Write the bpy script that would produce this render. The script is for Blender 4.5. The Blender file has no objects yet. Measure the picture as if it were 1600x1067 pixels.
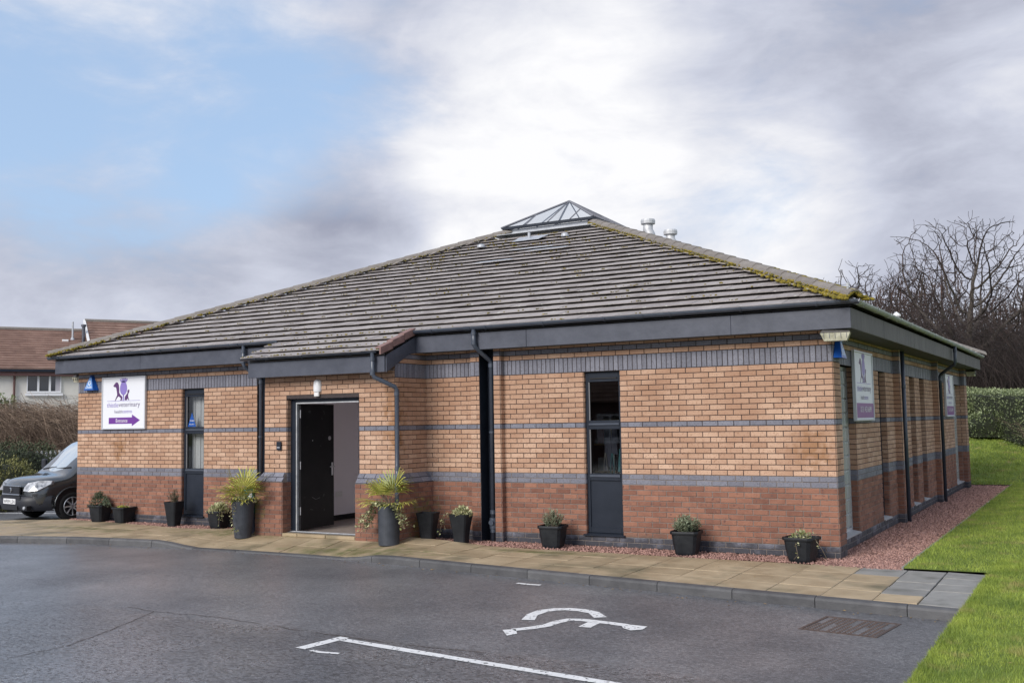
import bpy, math, random
import numpy as np
from mathutils import Vector, Matrix, noise
R = random.Random(7)
rng = np.random.default_rng(7)
S = bpy.context.scene
C = S.collection
PI = math.pi

# ------------------------------------------------------------------ camera
CAM = (3.07765, -13.63406, 1.84004)
r_ = Vector((0.86369657, 0.50374919, -0.01627832)); u_ = Vector((0.0532672, -0.05911672, 0.99682888)); f_ = Vector((-0.50118942, 0.86182479, 0.07789222))
cd = bpy.data.cameras.new('camera'); cam = bpy.data.objects.new('camera', cd); C.objects.link(cam)
m = Matrix.Identity(4)
for i in range(3):
    m[i][0] = r_[i]; m[i][1] = u_[i]; m[i][2] = -f_[i]; m[i][3] = CAM[i]
cam.matrix_world = m
cd.sensor_width = 36; cd.lens = 35.81; cd.clip_start = 0.1; cd.clip_end = 2000
S.camera = cam

# ------------------------------------------------------------------ light and sky
SUN = Vector((-0.14, -0.84, 0.50)).normalized()        # direction towards the sun
sun_el = math.asin(SUN.z); sun_az = math.atan2(SUN.x, SUN.y)
sl = bpy.data.lights.new('sun', 'SUN'); sl.energy = 1.5; sl.angle = math.radians(28); sl.color = (1, .955, .89)
so = bpy.data.objects.new('sun', sl); C.objects.link(so); so.location = (0, -20, 30)
so.rotation_euler = (-SUN).to_track_quat('-Z', 'Y').to_euler()

W = bpy.data.worlds.new('World'); S.world = W; W.use_nodes = True
nt = W.node_tree; nt.nodes.clear()
def N(t, **k):
    n = nt.nodes.new(t)
    for a, b in k.items(): setattr(n, a, b)
    return n
def L(a, b): nt.links.new(a, b)
def wmath(op, a, b=None, c=None, clamp=False):
    n = N('ShaderNodeMath', operation=op); n.use_clamp = clamp
    for i, v in enumerate((a, b, c)):
        if v is None: continue
        if isinstance(v, (int, float)): n.inputs[i].default_value = v
        else: L(v, n.inputs[i])
    return n.outputs[0]
out = N('ShaderNodeOutputWorld'); bg = N('ShaderNodeBackground'); L(bg.outputs[0], out.inputs[0])
bg.inputs[1].default_value = 0.1
sky = N('ShaderNodeTexSky', sky_type='NISHITA'); sky.sun_disc = False; sky.sun_elevation = sun_el; sky.sun_rotation = sun_az
sky.air_density = 1.0; sky.dust_density = 1.0; sky.ozone_density = 1.5
tc = N('ShaderNodeTexCoord'); sep = N('ShaderNodeSeparateXYZ'); L(tc.outputs['Generated'], sep.inputs[0])
def blob(d, inner, outer):
    """1 at direction d, 0 outside the outer angle (degrees)"""
    dp = N('ShaderNodeVectorMath', operation='DOT_PRODUCT'); L(tc.outputs['Generated'], dp.inputs[0]); dp.inputs[1].default_value = Vector(d).normalized()
    mr = N('ShaderNodeMapRange', interpolation_type='SMOOTHSTEP'); L(dp.outputs['Value'], mr.inputs[0])
    mr.inputs[1].default_value = math.cos(math.radians(outer)); mr.inputs[2].default_value = math.cos(math.radians(inner))
    return mr.outputs[0]
def cn(scale, off, detail=7, rough=.55, dist=0.3, zs=2.2):
    mp = N('ShaderNodeMapping'); mp.inputs['Location'].default_value = off; mp.inputs['Rotation'].default_value = (0, math.radians(12), 0); mp.inputs['Scale'].default_value = (1, 1, zs)
    L(tc.outputs['Generated'], mp.inputs[0])
    n = N('ShaderNodeTexNoise'); n.inputs['Scale'].default_value = scale; n.inputs['Detail'].default_value = detail; n.inputs['Roughness'].default_value = rough; n.inputs['Distortion'].default_value = dist
    L(mp.outputs[0], n.inputs[0]); return wmath('SUBTRACT', n.outputs[0], .5)
n1 = cn(2.6, (3.1, 1.7, 0), 8, .55, .25); n2 = cn(5.0, (8.3, 2.2, 0), 10, .58, .35); n3 = cn(2.0, (1.2, 5.2, 0), 5, .5, .1, 3.0); n4 = cn(11.0, (4.3, 7.2, 1.0), 8, .6, .6, 2.6)
def ws(terms, base):
    acc = base
    for w, t in terms: acc = wmath('MULTIPLY_ADD', t, w, acc)
    return acc
lz_ = N('ShaderNodeMapRange', interpolation_type='SMOOTHSTEP'); L(sep.outputs[2], lz_.inputs[0]); lz_.inputs[1].default_value = .23; lz_.inputs[2].default_value = .12; lowz = lz_.outputs[0]
# how much cloud covers the blue
cov = ws([(2.3, n1), (1.9, n2), (.7, n4), (-.42, blob((-.74, .62, .275), 2, 17)), (-.22, blob((-.80, .55, .22), 1, 11)), (-.45, blob((-.294, .933, .207), 0, 8)), (-.22, blob((-.60, .74, .31), 0, 9)), (-.15, blob((-.83, .45, .33), 0, 10)),
          (.45, blob((-.466, .845, .263), 3, 15)), (.5, blob((-.617, .76, .17), 1, 9)), (.5, blob((-.80, .58, .12), 3, 10)), (.4, blob((-.13, .95, .3), 5, 20)), (.3, blob((-.5, .74, .42), 3, 11)), (.62, lowz)], .60)
covm = N('ShaderNodeMapRange', interpolation_type='SMOOTHSTEP'); L(cov, covm.inputs[0]); covm.inputs[1].default_value = -.15; covm.inputs[2].default_value = 1.05
# how bright the cloud is
bri = ws([(.95, n2), (.8, n3), (.40, n1), (.34, n4), (.22, blob((-.466, .845, .26), 0, 11)), (.10, blob((-.42, .88, .17), 2, 18)), (-.24, blob((-.617, .76, .195), 0, 5.5)), (-.12, blob((-.67, .72, .16), 0, 6)), (-.12, blob((-.80, .58, .15), 1, 10)),
          (-.22, blob((-.05, .965, .25), 2, 15)), (-.06, blob((-.54, .74, .40), 2, 12)), (-.08, blob((-.2, .93, .34), 2, 12)), (.14, blob((-.24, .955, .20), 0, 6))], .57)
brr = N('ShaderNodeValToRGB'); L(bri, brr.inputs[0])
cr = brr.color_ramp; cr.elements[0].position = .05; cr.elements[0].color = (1.55, 1.65, 2.15, 1); cr.elements[1].position = .92; cr.elements[1].color = (4.95, 4.95, 5.05, 1)
e = cr.elements.new(.5); e.color = (3.1, 3.25, 3.8, 1)
# thin haze near the horizon softens the blue
blue = N('ShaderNodeMix', data_type='RGBA'); blue.inputs[0].default_value = .75; L(sky.outputs[0], blue.inputs[6]); blue.inputs[7].default_value = (2.15, 2.95, 4.2, 1)
mx = N('ShaderNodeMix', data_type='RGBA'); L(covm.outputs[0], mx.inputs[0]); L(blue.outputs[2], mx.inputs[6]); L(brr.outputs[0], mx.inputs[7])
L(mx.outputs[2], bg.inputs[0])
S.view_settings.view_transform = 'Standard'; S.view_settings.look = 'None'; S.view_settings.gamma = 1; S.view_settings.exposure = 1.0
S.view_settings.use_curve_mapping = False

# ------------------------------------------------------------------ materials
MATS = {}
def mat(name, c1, c2=None, attr=False, noise_s=None, noise_amt=.5, rough=.7, bump=0, bump_s=None, metal=0, spec=.5, c3=None, detail=4, coat=0, rough_var=0, ramp=None, coords='Object', stretch=None):
    """c1..c2 mixed by the rnd attribute and/or noise; c3 = speckles/patches"""
    mt = bpy.data.materials.new(name); mt.use_nodes = True; t = mt.node_tree; p = t.nodes['Principled BSDF']
    def n(ty, **k):
        q = t.nodes.new(ty)
        for a, b in k.items(): setattr(q, a, b)
        return q
    if coords == 'World': co = n('ShaderNodeNewGeometry').outputs['Position']
    else: co = n('ShaderNodeTexCoord').outputs[coords]
    if stretch:
        mp = n('ShaderNodeMapping'); mp.inputs['Scale'].default_value = stretch; t.links.new(co, mp.inputs[0]); co = mp.outputs[0]
    p.inputs['Roughness'].default_value = rough; p.inputs['Metallic'].default_value = metal
    p.inputs['Specular IOR Level'].default_value = spec; p.inputs['Coat Weight'].default_value = coat
    c2 = c2 or c1
    mixn = n('ShaderNodeMix', data_type='RGBA'); mixn.inputs[6].default_value = (*c1, 1); mixn.inputs[7].default_value = (*c2, 1)
    fac = None
    if attr:
        at = n('ShaderNodeAttribute'); at.attribute_name = 'rnd'; fac = at.outputs['Fac']
    if noise_s:
        no = n('ShaderNodeTexNoise'); no.inputs['Scale'].default_value = noise_s; no.inputs['Detail'].default_value = detail; no.inputs['Roughness'].default_value = .6
        t.links.new(co, no.inputs[0])
        mr = n('ShaderNodeMapRange'); t.links.new(no.outputs[0], mr.inputs[0]); mr.inputs[1].default_value = .3; mr.inputs[2].default_value = .7
        if fac is None: fac = mr.outputs[0]
        else:
            ml = n('ShaderNodeMix'); ml.inputs[0].default_value = noise_amt; t.links.new(fac, ml.inputs[2]); t.links.new(mr.outputs[0], ml.inputs[3]); fac = ml.outputs[0]
        if rough_var:
            rr = n('ShaderNodeMapRange'); t.links.new(no.outputs[0], rr.inputs[0]); rr.inputs[1].default_value = .3; rr.inputs[2].default_value = .7
            rr.inputs[3].default_value = rough - rough_var; rr.inputs[4].default_value = rough + rough_var; t.links.new(rr.outputs[0], p.inputs['Roughness'])
    if fac is not None: t.links.new(fac, mixn.inputs[0])
    col = mixn.outputs[2]
    if c3:
        (cc, sc, lo, hi) = c3
        n4 = n('ShaderNodeTexNoise'); n4.inputs['Scale'].default_value = sc; n4.inputs['Detail'].default_value = 3; t.links.new(co, n4.inputs[0])
        m4 = n('ShaderNodeMapRange'); t.links.new(n4.outputs[0], m4.inputs[0]); m4.inputs[1].default_value = lo; m4.inputs[2].default_value = hi
        x4 = n('ShaderNodeMix', data_type='RGBA'); t.links.new(m4.outputs[0], x4.inputs[0]); t.links.new(col, x4.inputs[6]); x4.inputs[7].default_value = (*cc, 1); col = x4.outputs[2]
    t.links.new(col, p.inputs['Base Color'])
    if bump:
        nb = n('ShaderNodeTexNoise'); nb.inputs['Scale'].default_value = bump_s or 40; nb.inputs['Detail'].default_value = 5; t.links.new(co, nb.inputs[0])
        bn = n('ShaderNodeBump'); bn.inputs['Strength'].default_value = bump; bn.inputs['Distance'].default_value = .01; t.links.new(nb.outputs[0], bn.inputs['Height']); t.links.new(bn.outputs[0], p.inputs['Normal'])
    MATS[name] = mt; mt['_col'] = 1
    return mt
def stain(mt, boxes, colour, scale=6, lo=.42, hi=.6):
    """algae / damp patches with their own place and shape, in world coordinates. boxes: (centre, radii)"""
    t = mt.node_tree; p = t.nodes['Principled BSDF']; src = p.inputs['Base Color'].links[0].from_socket
    g = t.nodes.new('ShaderNodeNewGeometry'); total = None
    for c, rad in boxes:
        s1 = t.nodes.new('ShaderNodeVectorMath'); s1.operation = 'SUBTRACT'; t.links.new(g.outputs['Position'], s1.inputs[0]); s1.inputs[1].default_value = c
        s2 = t.nodes.new('ShaderNodeVectorMath'); s2.operation = 'DIVIDE'; t.links.new(s1.outputs[0], s2.inputs[0]); s2.inputs[1].default_value = rad
        s3 = t.nodes.new('ShaderNodeVectorMath'); s3.operation = 'LENGTH'; t.links.new(s2.outputs[0], s3.inputs[0])
        q = t.nodes.new('ShaderNodeMath'); q.operation = 'SUBTRACT'; q.inputs[0].default_value = 1; q.use_clamp = True; t.links.new(s3.outputs['Value'], q.inputs[1])
        if total is None: total = q.outputs[0]
        else:
            a = t.nodes.new('ShaderNodeMath'); a.operation = 'MAXIMUM'; t.links.new(total, a.inputs[0]); t.links.new(q.outputs[0], a.inputs[1]); total = a.outputs[0]
    no = t.nodes.new('ShaderNodeTexNoise'); no.inputs['Scale'].default_value = scale; no.inputs['Detail'].default_value = 6; t.links.new(g.outputs['Position'], no.inputs[0])
    a = t.nodes.new('ShaderNodeMath'); a.operation = 'MULTIPLY_ADD'; t.links.new(total, a.inputs[0]); a.inputs[1].default_value = .35; t.links.new(no.outputs[0], a.inputs[2])
    b = t.nodes.new('ShaderNodeMapRange'); t.links.new(a.outputs[0], b.inputs[0]); b.inputs[1].default_value = lo; b.inputs[2].default_value = hi
    c2 = t.nodes.new('ShaderNodeMath'); c2.operation = 'MULTIPLY'; t.links.new(b.outputs[0], c2.inputs[0])
    k = t.nodes.new('ShaderNodeMath'); k.operation = 'MULTIPLY'; k.use_clamp = True; t.links.new(total, k.inputs[0]); k.inputs[1].default_value = 3; t.links.new(k.outputs[0], c2.inputs[1])
    x = t.nodes.new('ShaderNodeMix'); x.data_type = 'RGBA'; t.links.new(c2.outputs[0], x.inputs[0]); t.links.new(src, x.inputs[6]); x.inputs[7].default_value = (*colour, 1)
    t.links.new(x.outputs[2], p.inputs['Base Color'])

mat('brick_buff', (.38, .215, .138), (.63, .43, .31), attr=True, noise_s=2.2, noise_amt=.35, rough=.85, bump=.5, bump_s=90, c3=((.30, .16, .10), 55, .56, .72), coords='World')
mat('brick_red', (.155, .066, .046), (.36, .172, .113), attr=True, noise_s=9, noise_amt=.4, rough=.85, bump=.6, bump_s=80, c3=((.13, .065, .055), 18, .58, .74), coords='World')
mat('brick_blue', (.12, .122, .155), (.225, .228, .275), attr=True, noise_s=25, noise_amt=.4, rough=.55, bump=.4, bump_s=90, c3=((.07, .07, .085), 60, .60, .7), coords='World')
mat('mortar_dark', (.042, .032, .034), (.070, .056, .054), noise_s=30, rough=.95)
mat('mortar_light', (.19, .16, .15), (.28, .245, .225), noise_s=30, rough=.95)
mat('tile_grey', (.22, .195, .19), (.42, .385, .375), attr=True, noise_s=3, noise_amt=.5, rough=.7, bump=.6, bump_s=60, c3=((.52, .51, .48), 13, .62, .70), coords='World', detail=8)
mat('tile_hip', (.17, .15, .135), (.27, .245, .225), attr=True, noise_s=8, noise_amt=.5, rough=.8, bump=.7, bump_s=50, c3=((.33, .31, .26), 14, .6, .7))
mat('tile_verge', (.18, .10, .09), (.28, .165, .145), noise_s=12, rough=.7, bump=.3)
mat('paint_grey', (.050, .056, .078), (.084, .092, .122), noise_s=3, rough=.5, bump=.35, bump_s=9, detail=8)
mat('paint_side', (.058, .054, .053), (.115, .107, .103), noise_s=7, rough=.6, bump=.3, bump_s=30, detail=9, stretch=(1, 1, .35))
mat('soffit', (.07, .068, .07), (.10, .095, .095), noise_s=3, rough=.7)
mat('pvc_dark', (.045, .056, .080), (.070, .085, .115), noise_s=4, rough=.34, spec=.6)
mat('frame_dark', (.014, .019, .030), (.022, .028, .042), noise_s=3, rough=.4, spec=.25)
mat('door_black', (.007, .007, .009), (.012, .012, .014), noise_s=6, rough=.5, spec=.2, c3=((.05, .05, .055), 9, .69, .75))
mat('white_paint', (.74, .74, .75), (.80, .80, .80), noise_s=3, rough=.5)
mat('interior_wall', (.88, .85, .90), (.92, .88, .93), noise_s=1, rough=.8)
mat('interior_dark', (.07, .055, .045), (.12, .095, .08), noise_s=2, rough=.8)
mat('interior_floor', (.27, .22, .185), (.36, .30, .26), noise_s=5, rough=.45)
mat('steel', (.55, .56, .58), (.66, .67, .69), noise_s=8, rough=.33, metal=1)
mat('galv', (.45, .46, .48), (.66, .67, .69), noise_s=9, rough=.5, metal=.3, bump=.2, bump_s=20)
mat('lead', (.36, .38, .42), (.50, .52, .56), noise_s=5, rough=.5, metal=.2, bump=.3, bump_s=10)
mat('stone_sill', (.34, .34, .35), (.44, .44, .45), noise_s=12, rough=.7)
mat('pot_black', (.008, .010, .014), (.020, .023, .028), noise_s=7, rough=.5, spec=.3, bump=.2, bump_s=20)
mat('pot_slate', (.030, .036, .048), (.055, .062, .078), noise_s=9, rough=.55, bump=.4, bump_s=60)
mat('soil', (.03, .02, .014), (.06, .04, .03), noise_s=40, rough=1, bump=1, bump_s=60)
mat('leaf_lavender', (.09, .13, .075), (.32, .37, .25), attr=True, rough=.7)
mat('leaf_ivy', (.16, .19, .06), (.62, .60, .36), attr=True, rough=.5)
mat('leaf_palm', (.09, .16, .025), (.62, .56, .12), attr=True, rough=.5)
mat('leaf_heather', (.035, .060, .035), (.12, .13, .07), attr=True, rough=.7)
mat('stem', (.10, .075, .05), (.22, .17, .12), noise_s=20, rough=.9)
mat('moss', (.045, .055, .012), (.34, .25, .03), attr=True, noise_s=12, noise_amt=.4, rough=1)
mat('leaf_hedge', (.07, .105, .035), (.36, .41, .22), attr=True, rough=.5, spec=.5)
mat('leaf_conifer', (.020, .036, .016), (.085, .105, .05), attr=True, rough=.8)
mat('leaf_yellow', (.09, .11, .03), (.28, .26, .09), attr=True, rough=.7)
mat('twig_dark', (.022, .016, .015), (.070, .050, .045), attr=True, rough=.95)
mat('twig_brown', (.12, .082, .06), (.44, .33, .25), attr=True, rough=.95)
mat('bark', (.055, .045, .040), (.12, .10, .085), noise_s=8, rough=.95, bump=.8, bump_s=20)
mat('bark_red', (.045, .026, .022), (.10, .060, .050), noise_s=8, rough=.95)
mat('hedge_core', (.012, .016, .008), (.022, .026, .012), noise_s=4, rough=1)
mat('bramble_core', (.028, .020, .015), (.05, .038, .03), noise_s=2, rough=1)
mat('grass_blade', (.042, .10, .010), (.41, .49, .08), attr=True, rough=.7, noise_s=1.7, noise_amt=.6, coords='Object', detail=9, c3=((.33, .27, .11), 2.6, .56, .74))
mat('lawn_soil', (.07, .11, .014), (.17, .23, .03), noise_s=1.5, rough=1, bump=1, bump_s=30)
mat('earth', (.07, .085, .03), (.11, .12, .045), noise_s=.2, rough=1)
mat('gravel', (.14, .072, .06), (.54, .32, .27), attr=True, rough=.8)
mat('gravel_bed', (.20, .09, .075), (.30, .15, .125), noise_s=60, rough=1, bump=1, bump_s=80)
mat('slab_buff', (.27, .205, .125), (.50, .395, .26), attr=True, noise_s=2.5, noise_amt=.65, rough=.62, rough_var=.2, bump=.35, bump_s=120, c3=((.17, .145, .09), 1.3, .52, .70), detail=8, coords='World')
mat('slab_grey', (.19, .185, .175), (.33, .325, .31), attr=True, noise_s=6, noise_amt=.6, rough=.6, bump=.35, bump_s=120, c3=((.13, .13, .115), 3, .54, .74), detail=8, coords='World')
mat('slab_joint', (.055, .06, .03), (.10, .105, .045), noise_s=8, rough=1)
mat('kerb', (.045, .045, .05), (.13, .13, .135), attr=True, noise_s=5, noise_amt=.6, rough=.6, bump=.5, bump_s=90, detail=8, coords='World')
mat('road_paint', (.66, .66, .66), (.80, .80, .80), noise_s=30, rough=.6, c3=((.12, .12, .125), 24, .60, .66))
mat('iron', (.085, .062, .056), (.16, .12, .105), noise_s=20, rough=.5, metal=.5, bump=.4, bump_s=60)
mat('roof_red', (.19, .115, .092), (.44, .29, .235), attr=True, noise_s=1.2, noise_amt=.4, rough=.8)
mat('render_cream', (.70, .67, .61), (.78, .75, .69), noise_s=1.3, rough=.9, bump=.3, bump_s=20, detail=8)
mat('upvc', (.86, .86, .88), rough=.4)
mat('brown_paint', (.12, .055, .05), rough=.5)
mat('sign_white', (.76, .78, .84), rough=.35)
mat('sign_frame', (.62, .64, .68), rough=.35, metal=.3)
mat('ink_lilac', (.25, .19, .53), rough=.4)
mat('ink_purple', (.095, .032, .14), rough=.4)
mat('ink_violet', (.15, .035, .29), rough=.4)
mat('ink_magenta', (.25, .09, .29), rough=.4)
mat('ink_grey', (.16, .13, .24), rough=.4)
mat('ink_white', (.85, .85, .88), rough=.4)
mat('alarm_blue', (.008, .075, .34), rough=.3)
mat('alarm_pale', (.16, .34, .70), rough=.3)
mat('lamp_lens', (.30, .29, .20), (.62, .60, .48), noise_s=9, rough=.2, spec=.7)
mat('plastic_white', (.84, .85, .88), rough=.3)
mat('bin_green', (.03, .17, .13), rough=.5)
mat('van_paint', (.085, .093, .10), rough=.22, metal=.75, coat=1)
mat('van_plastic', (.018, .020, .028), rough=.5)
mat('rubber', (.012, .012, .013), rough=.85)
mat('alloy', (.50, .51, .53), rough=.3, metal=.9)
mat('headlamp', (.70, .73, .78), (.10, .11, .13), noise_s=14, rough=.08, spec=1, coat=1)
mat('chrome', (.75, .76, .78), rough=.12, metal=1)
mat('plate_white', (.82, .83, .85), rough=.4)
mat('ink_black', (.01, .01, .012), rough=.4)
mat('cloth_dark', (.014, .016, .030), (.035, .035, .055), noise_s=12, rough=.9)
mat('cloth_teal', (.03, .10, .12), rough=.9)
mat('cloth_grey', (.20, .20, .21), rough=.9)
mat('box_ochre', (.36, .22, .07), rough=.8)
mat('fence_white', (.60, .60, .60), rough=.6)
mat('post_red', (.30, .05, .04), rough=.5)
mat('cladding_blue', (.30, .38, .48), (.40, .48, .58), noise_s=2, rough=.4)
mat('window_far', (.05, .055, .065), rough=.1, spec=.8)
mat('curtain', (.46, .44, .47), (.55, .53, .56), noise_s=10, rough=.9, stretch=(8, 8, 1))
def glass_mat(name, tint, alpha, rough=.02, spec_mix=None):
    mt = bpy.data.materials.new(name); mt.use_nodes = True; t = mt.node_tree; t.nodes.clear()
    o = t.nodes.new('ShaderNodeOutputMaterial'); mxx = t.nodes.new('ShaderNodeMixShader'); tr = t.nodes.new('ShaderNodeBsdfTransparent'); gl = t.nodes.new('ShaderNodeBsdfGlossy')
    fr = t.nodes.new('ShaderNodeFresnel'); ge = t.nodes.new('ShaderNodeNewGeometry'); io = t.nodes.new('ShaderNodeMapRange'); t.links.new(ge.outputs['Backfacing'], io.inputs[0]); io.inputs[3].default_value = 1.5; io.inputs[4].default_value = 1 / 1.5; t.links.new(io.outputs[0], fr.inputs[0])
    md = t.nodes.new('ShaderNodeMath'); md.operation = 'MULTIPLY_ADD'; t.links.new(fr.outputs[0], md.inputs[0]); md.inputs[1].default_value = 1.0; md.inputs[2].default_value = alpha; md.use_clamp = True
    tr.inputs[0].default_value = (*tint, 1); gl.inputs['Roughness'].default_value = rough
    t.links.new(md.outputs[0], mxx.inputs[0]); t.links.new(tr.outputs[0], mxx.inputs[1]); t.links.new(gl.outputs[0], mxx.inputs[2]); t.links.new(mxx.outputs[0], o.inputs[0])
    MATS[name] = mt
glass_mat('glass', (.90, .92, .91), .0)
glass_mat('glass_sky', (.95, .96, .97), .03, .05)
mat('windscreen_sky_sheen', (.72, .79, .82), rough=.14, metal=.7, coat=1)  # pale metallic base imitates the sky reflected in the glass
# obscured glass block
mat('glass_block', (.42, .46, .45), (.56, .60, .58), attr=True, noise_s=20, rough=.12, spec=.9, bump=.6, bump_s=14)

green = (.085, .095, .02)
stain(MATS['brick_red'], [((-7, 0, .05), (30, 2, .42)), ((0, 7, .05), (.6, 20, .42))], (.13, .085, .065), 3.5, .66, 1.0)
stain(MATS['brick_red'], [((-6.30, -.35, .35), (.28, .6, .62)), ((-9.28, -.96, .5), (.34, .3, .55))], (.17, .15, .05), 9, .62, .86)
stain(MATS['brick_buff'], [((-6.52, -.80, 2.0), (.30, .4, .9)), ((-.30, 0, 1.42), (.42, .3, .36)), ((-13.9, 0, 1.45), (.3, .3, .38))], (.33, .175, .09), 9, .55, .80)
stain(MATS['brick_buff'], [((-7, 0, 2.4), (30, 3, 1.6)), ((0, 7, 2.0), (.6, 20, 1.9))], (.36, .20, .125), 1.4, .62, 1.05)
stain(MATS['brick_blue'], [((-7, 0, 0), (40, 1.5, .22)), ((0, 7, 0), (.7, 40, .22))], (.045, .046, .06), 5, .45, .70)
stain(MATS['slab_buff'], [((-6.6, -1.6, 0), (2.4, .7, 1)), ((-10, -.9, 0), (2.5, .5, 1)), ((-13.5, -1.2, 0), (3, .6, 1)), ((-4.0, -.9, 0), (1.8, .3, 1))], (.15, .145, .06), 5, .62, .92)

# asphalt with worn and wet patches
def asphalt():
    mt = bpy.data.materials.new('asphalt'); mt.use_nodes = True; t = mt.node_tree; p = t.nodes['Principled BSDF']
    g = t.nodes.new('ShaderNodeNewGeometry'); P = g.outputs['Position']
    def nz(s, d=4, ro=.6, stretch=None):
        src = P
        if stretch:
            mp = t.nodes.new('ShaderNodeMapping'); mp.inputs['Scale'].default_value = stretch; mp.inputs['Rotation'].default_value = (0, 0, .35); t.links.new(P, mp.inputs[0]); src = mp.outputs[0]
        n = t.nodes.new('ShaderNodeTexNoise'); n.inputs['Scale'].default_value = s; n.inputs['Detail'].default_value = d; n.inputs['Roughness'].default_value = ro; t.links.new(src, n.inputs[0]); return n.outputs[0]
    def mr(x, a, b, c, d):
        n = t.nodes.new('ShaderNodeMapRange'); t.links.new(x, n.inputs[0])
        for i, v in enumerate((a, b, c, d)): n.inputs[i + 1].default_value = v
        return n.outputs[0]
    def mm(op, a, b):
        n = t.nodes.new('ShaderNodeMath'); n.operation = op; n.use_clamp = False
        for i, v in enumerate((a, b)):
            if isinstance(v, (int, float)): n.inputs[i].default_value = v
            else: t.links.new(v, n.inputs[i])
        return n.outputs[0]
    sp = t.nodes.new('ShaderNodeSeparateXYZ'); t.links.new(P, sp.inputs[0])
    # older, coarser surface on the driver's side of a ragged joint (y < -6 or so)
    edge = mm('ADD', mm('MULTIPLY', sp.outputs[1], -1.0), mm('MULTIPLY', nz(.9, 5), .5))
    old = mr(edge, 6.28, 6.40, 0, 1)
    agg = nz(120, 2); grit = nz(38, 4, .75); big = nz(.55, 5); pit = nz(19, 5, .75, (1, 2.0, 1))
    v = mm('ADD', mm('MULTIPLY', agg, .5), mm('MULTIPLY', grit, .5))
    cr = t.nodes.new('ShaderNodeValToRGB'); t.links.new(v, cr.inputs[0]); cr.color_ramp.elements[0].position = .40; cr.color_ramp.elements[0].color = (.085, .086, .094, 1); cr.color_ramp.elements[1].position = .66; cr.color_ramp.elements[1].color = (.40, .40, .42, 1)
    e = cr.color_ramp.elements.new(.54); e.color = (.165, .166, .176, 1)
    x = t.nodes.new('ShaderNodeMix'); x.data_type = 'RGBA'; x.blend_type = 'MULTIPLY'; x.inputs[0].default_value = 1; t.links.new(cr.outputs[0], x.inputs[6])
    c2 = t.nodes.new('ShaderNodeValToRGB'); t.links.new(big, c2.inputs[0]); c2.color_ramp.elements[0].position = .35; c2.color_ramp.elements[0].color = (.66, .66, .68, 1); c2.color_ramp.elements[1].position = .65; c2.color_ramp.elements[1].color = (1.26, 1.26, 1.27, 1)
    t.links.new(c2.outputs[0], x.inputs[7])
    pits = mm('MULTIPLY', mr(mm('ADD', mm('MULTIPLY', pit, .6), mm('MULTIPLY', nz(70, 3, .7, (1, 2.0, 1)), .4)), .53, .58, 0, 1), mm('MULTIPLY_ADD' if False else 'ADD', mm('MULTIPLY', old, .65), .32))
    x2 = t.nodes.new('ShaderNodeMix'); x2.data_type = 'RGBA'; t.links.new(pits, x2.inputs[0]); t.links.new(x.outputs[2], x2.inputs[6]); x2.inputs[7].default_value = (.03, .03, .034, 1)
    t.links.new(x2.outputs[2], p.inputs['Base Color'])
    rg = mm('ADD', mr(big, .35, .65, .48, .30), mm('MULTIPLY', old, -.10)); t.links.new(rg, p.inputs['Roughness'])
    p.inputs['Specular IOR Level'].default_value = .55; p.inputs['Coat Roughness'].default_value = .40; t.links.new(mm('MULTIPLY', mr(nz(.35, 4), .36, .60, .25, 1), mr(sp.outputs[0], -1, -7, .20, .60)), p.inputs['Coat Weight'])
    b1 = t.nodes.new('ShaderNodeBump'); b1.inputs['Strength'].default_value = .38; b1.inputs['Distance'].default_value = .012; t.links.new(v, b1.inputs['Height'])
    b2 = t.nodes.new('ShaderNodeBump'); b2.inputs['Strength'].default_value = .8; b2.inputs['Distance'].default_value = .012; b2.invert = True; t.links.new(pits, b2.inputs['Height']); t.links.new(b1.outputs[0], b2.inputs['Normal'])
    t.links.new(b2.outputs[0], p.inputs['Normal'])
    MATS['asphalt'] = mt
asphalt()

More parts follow.
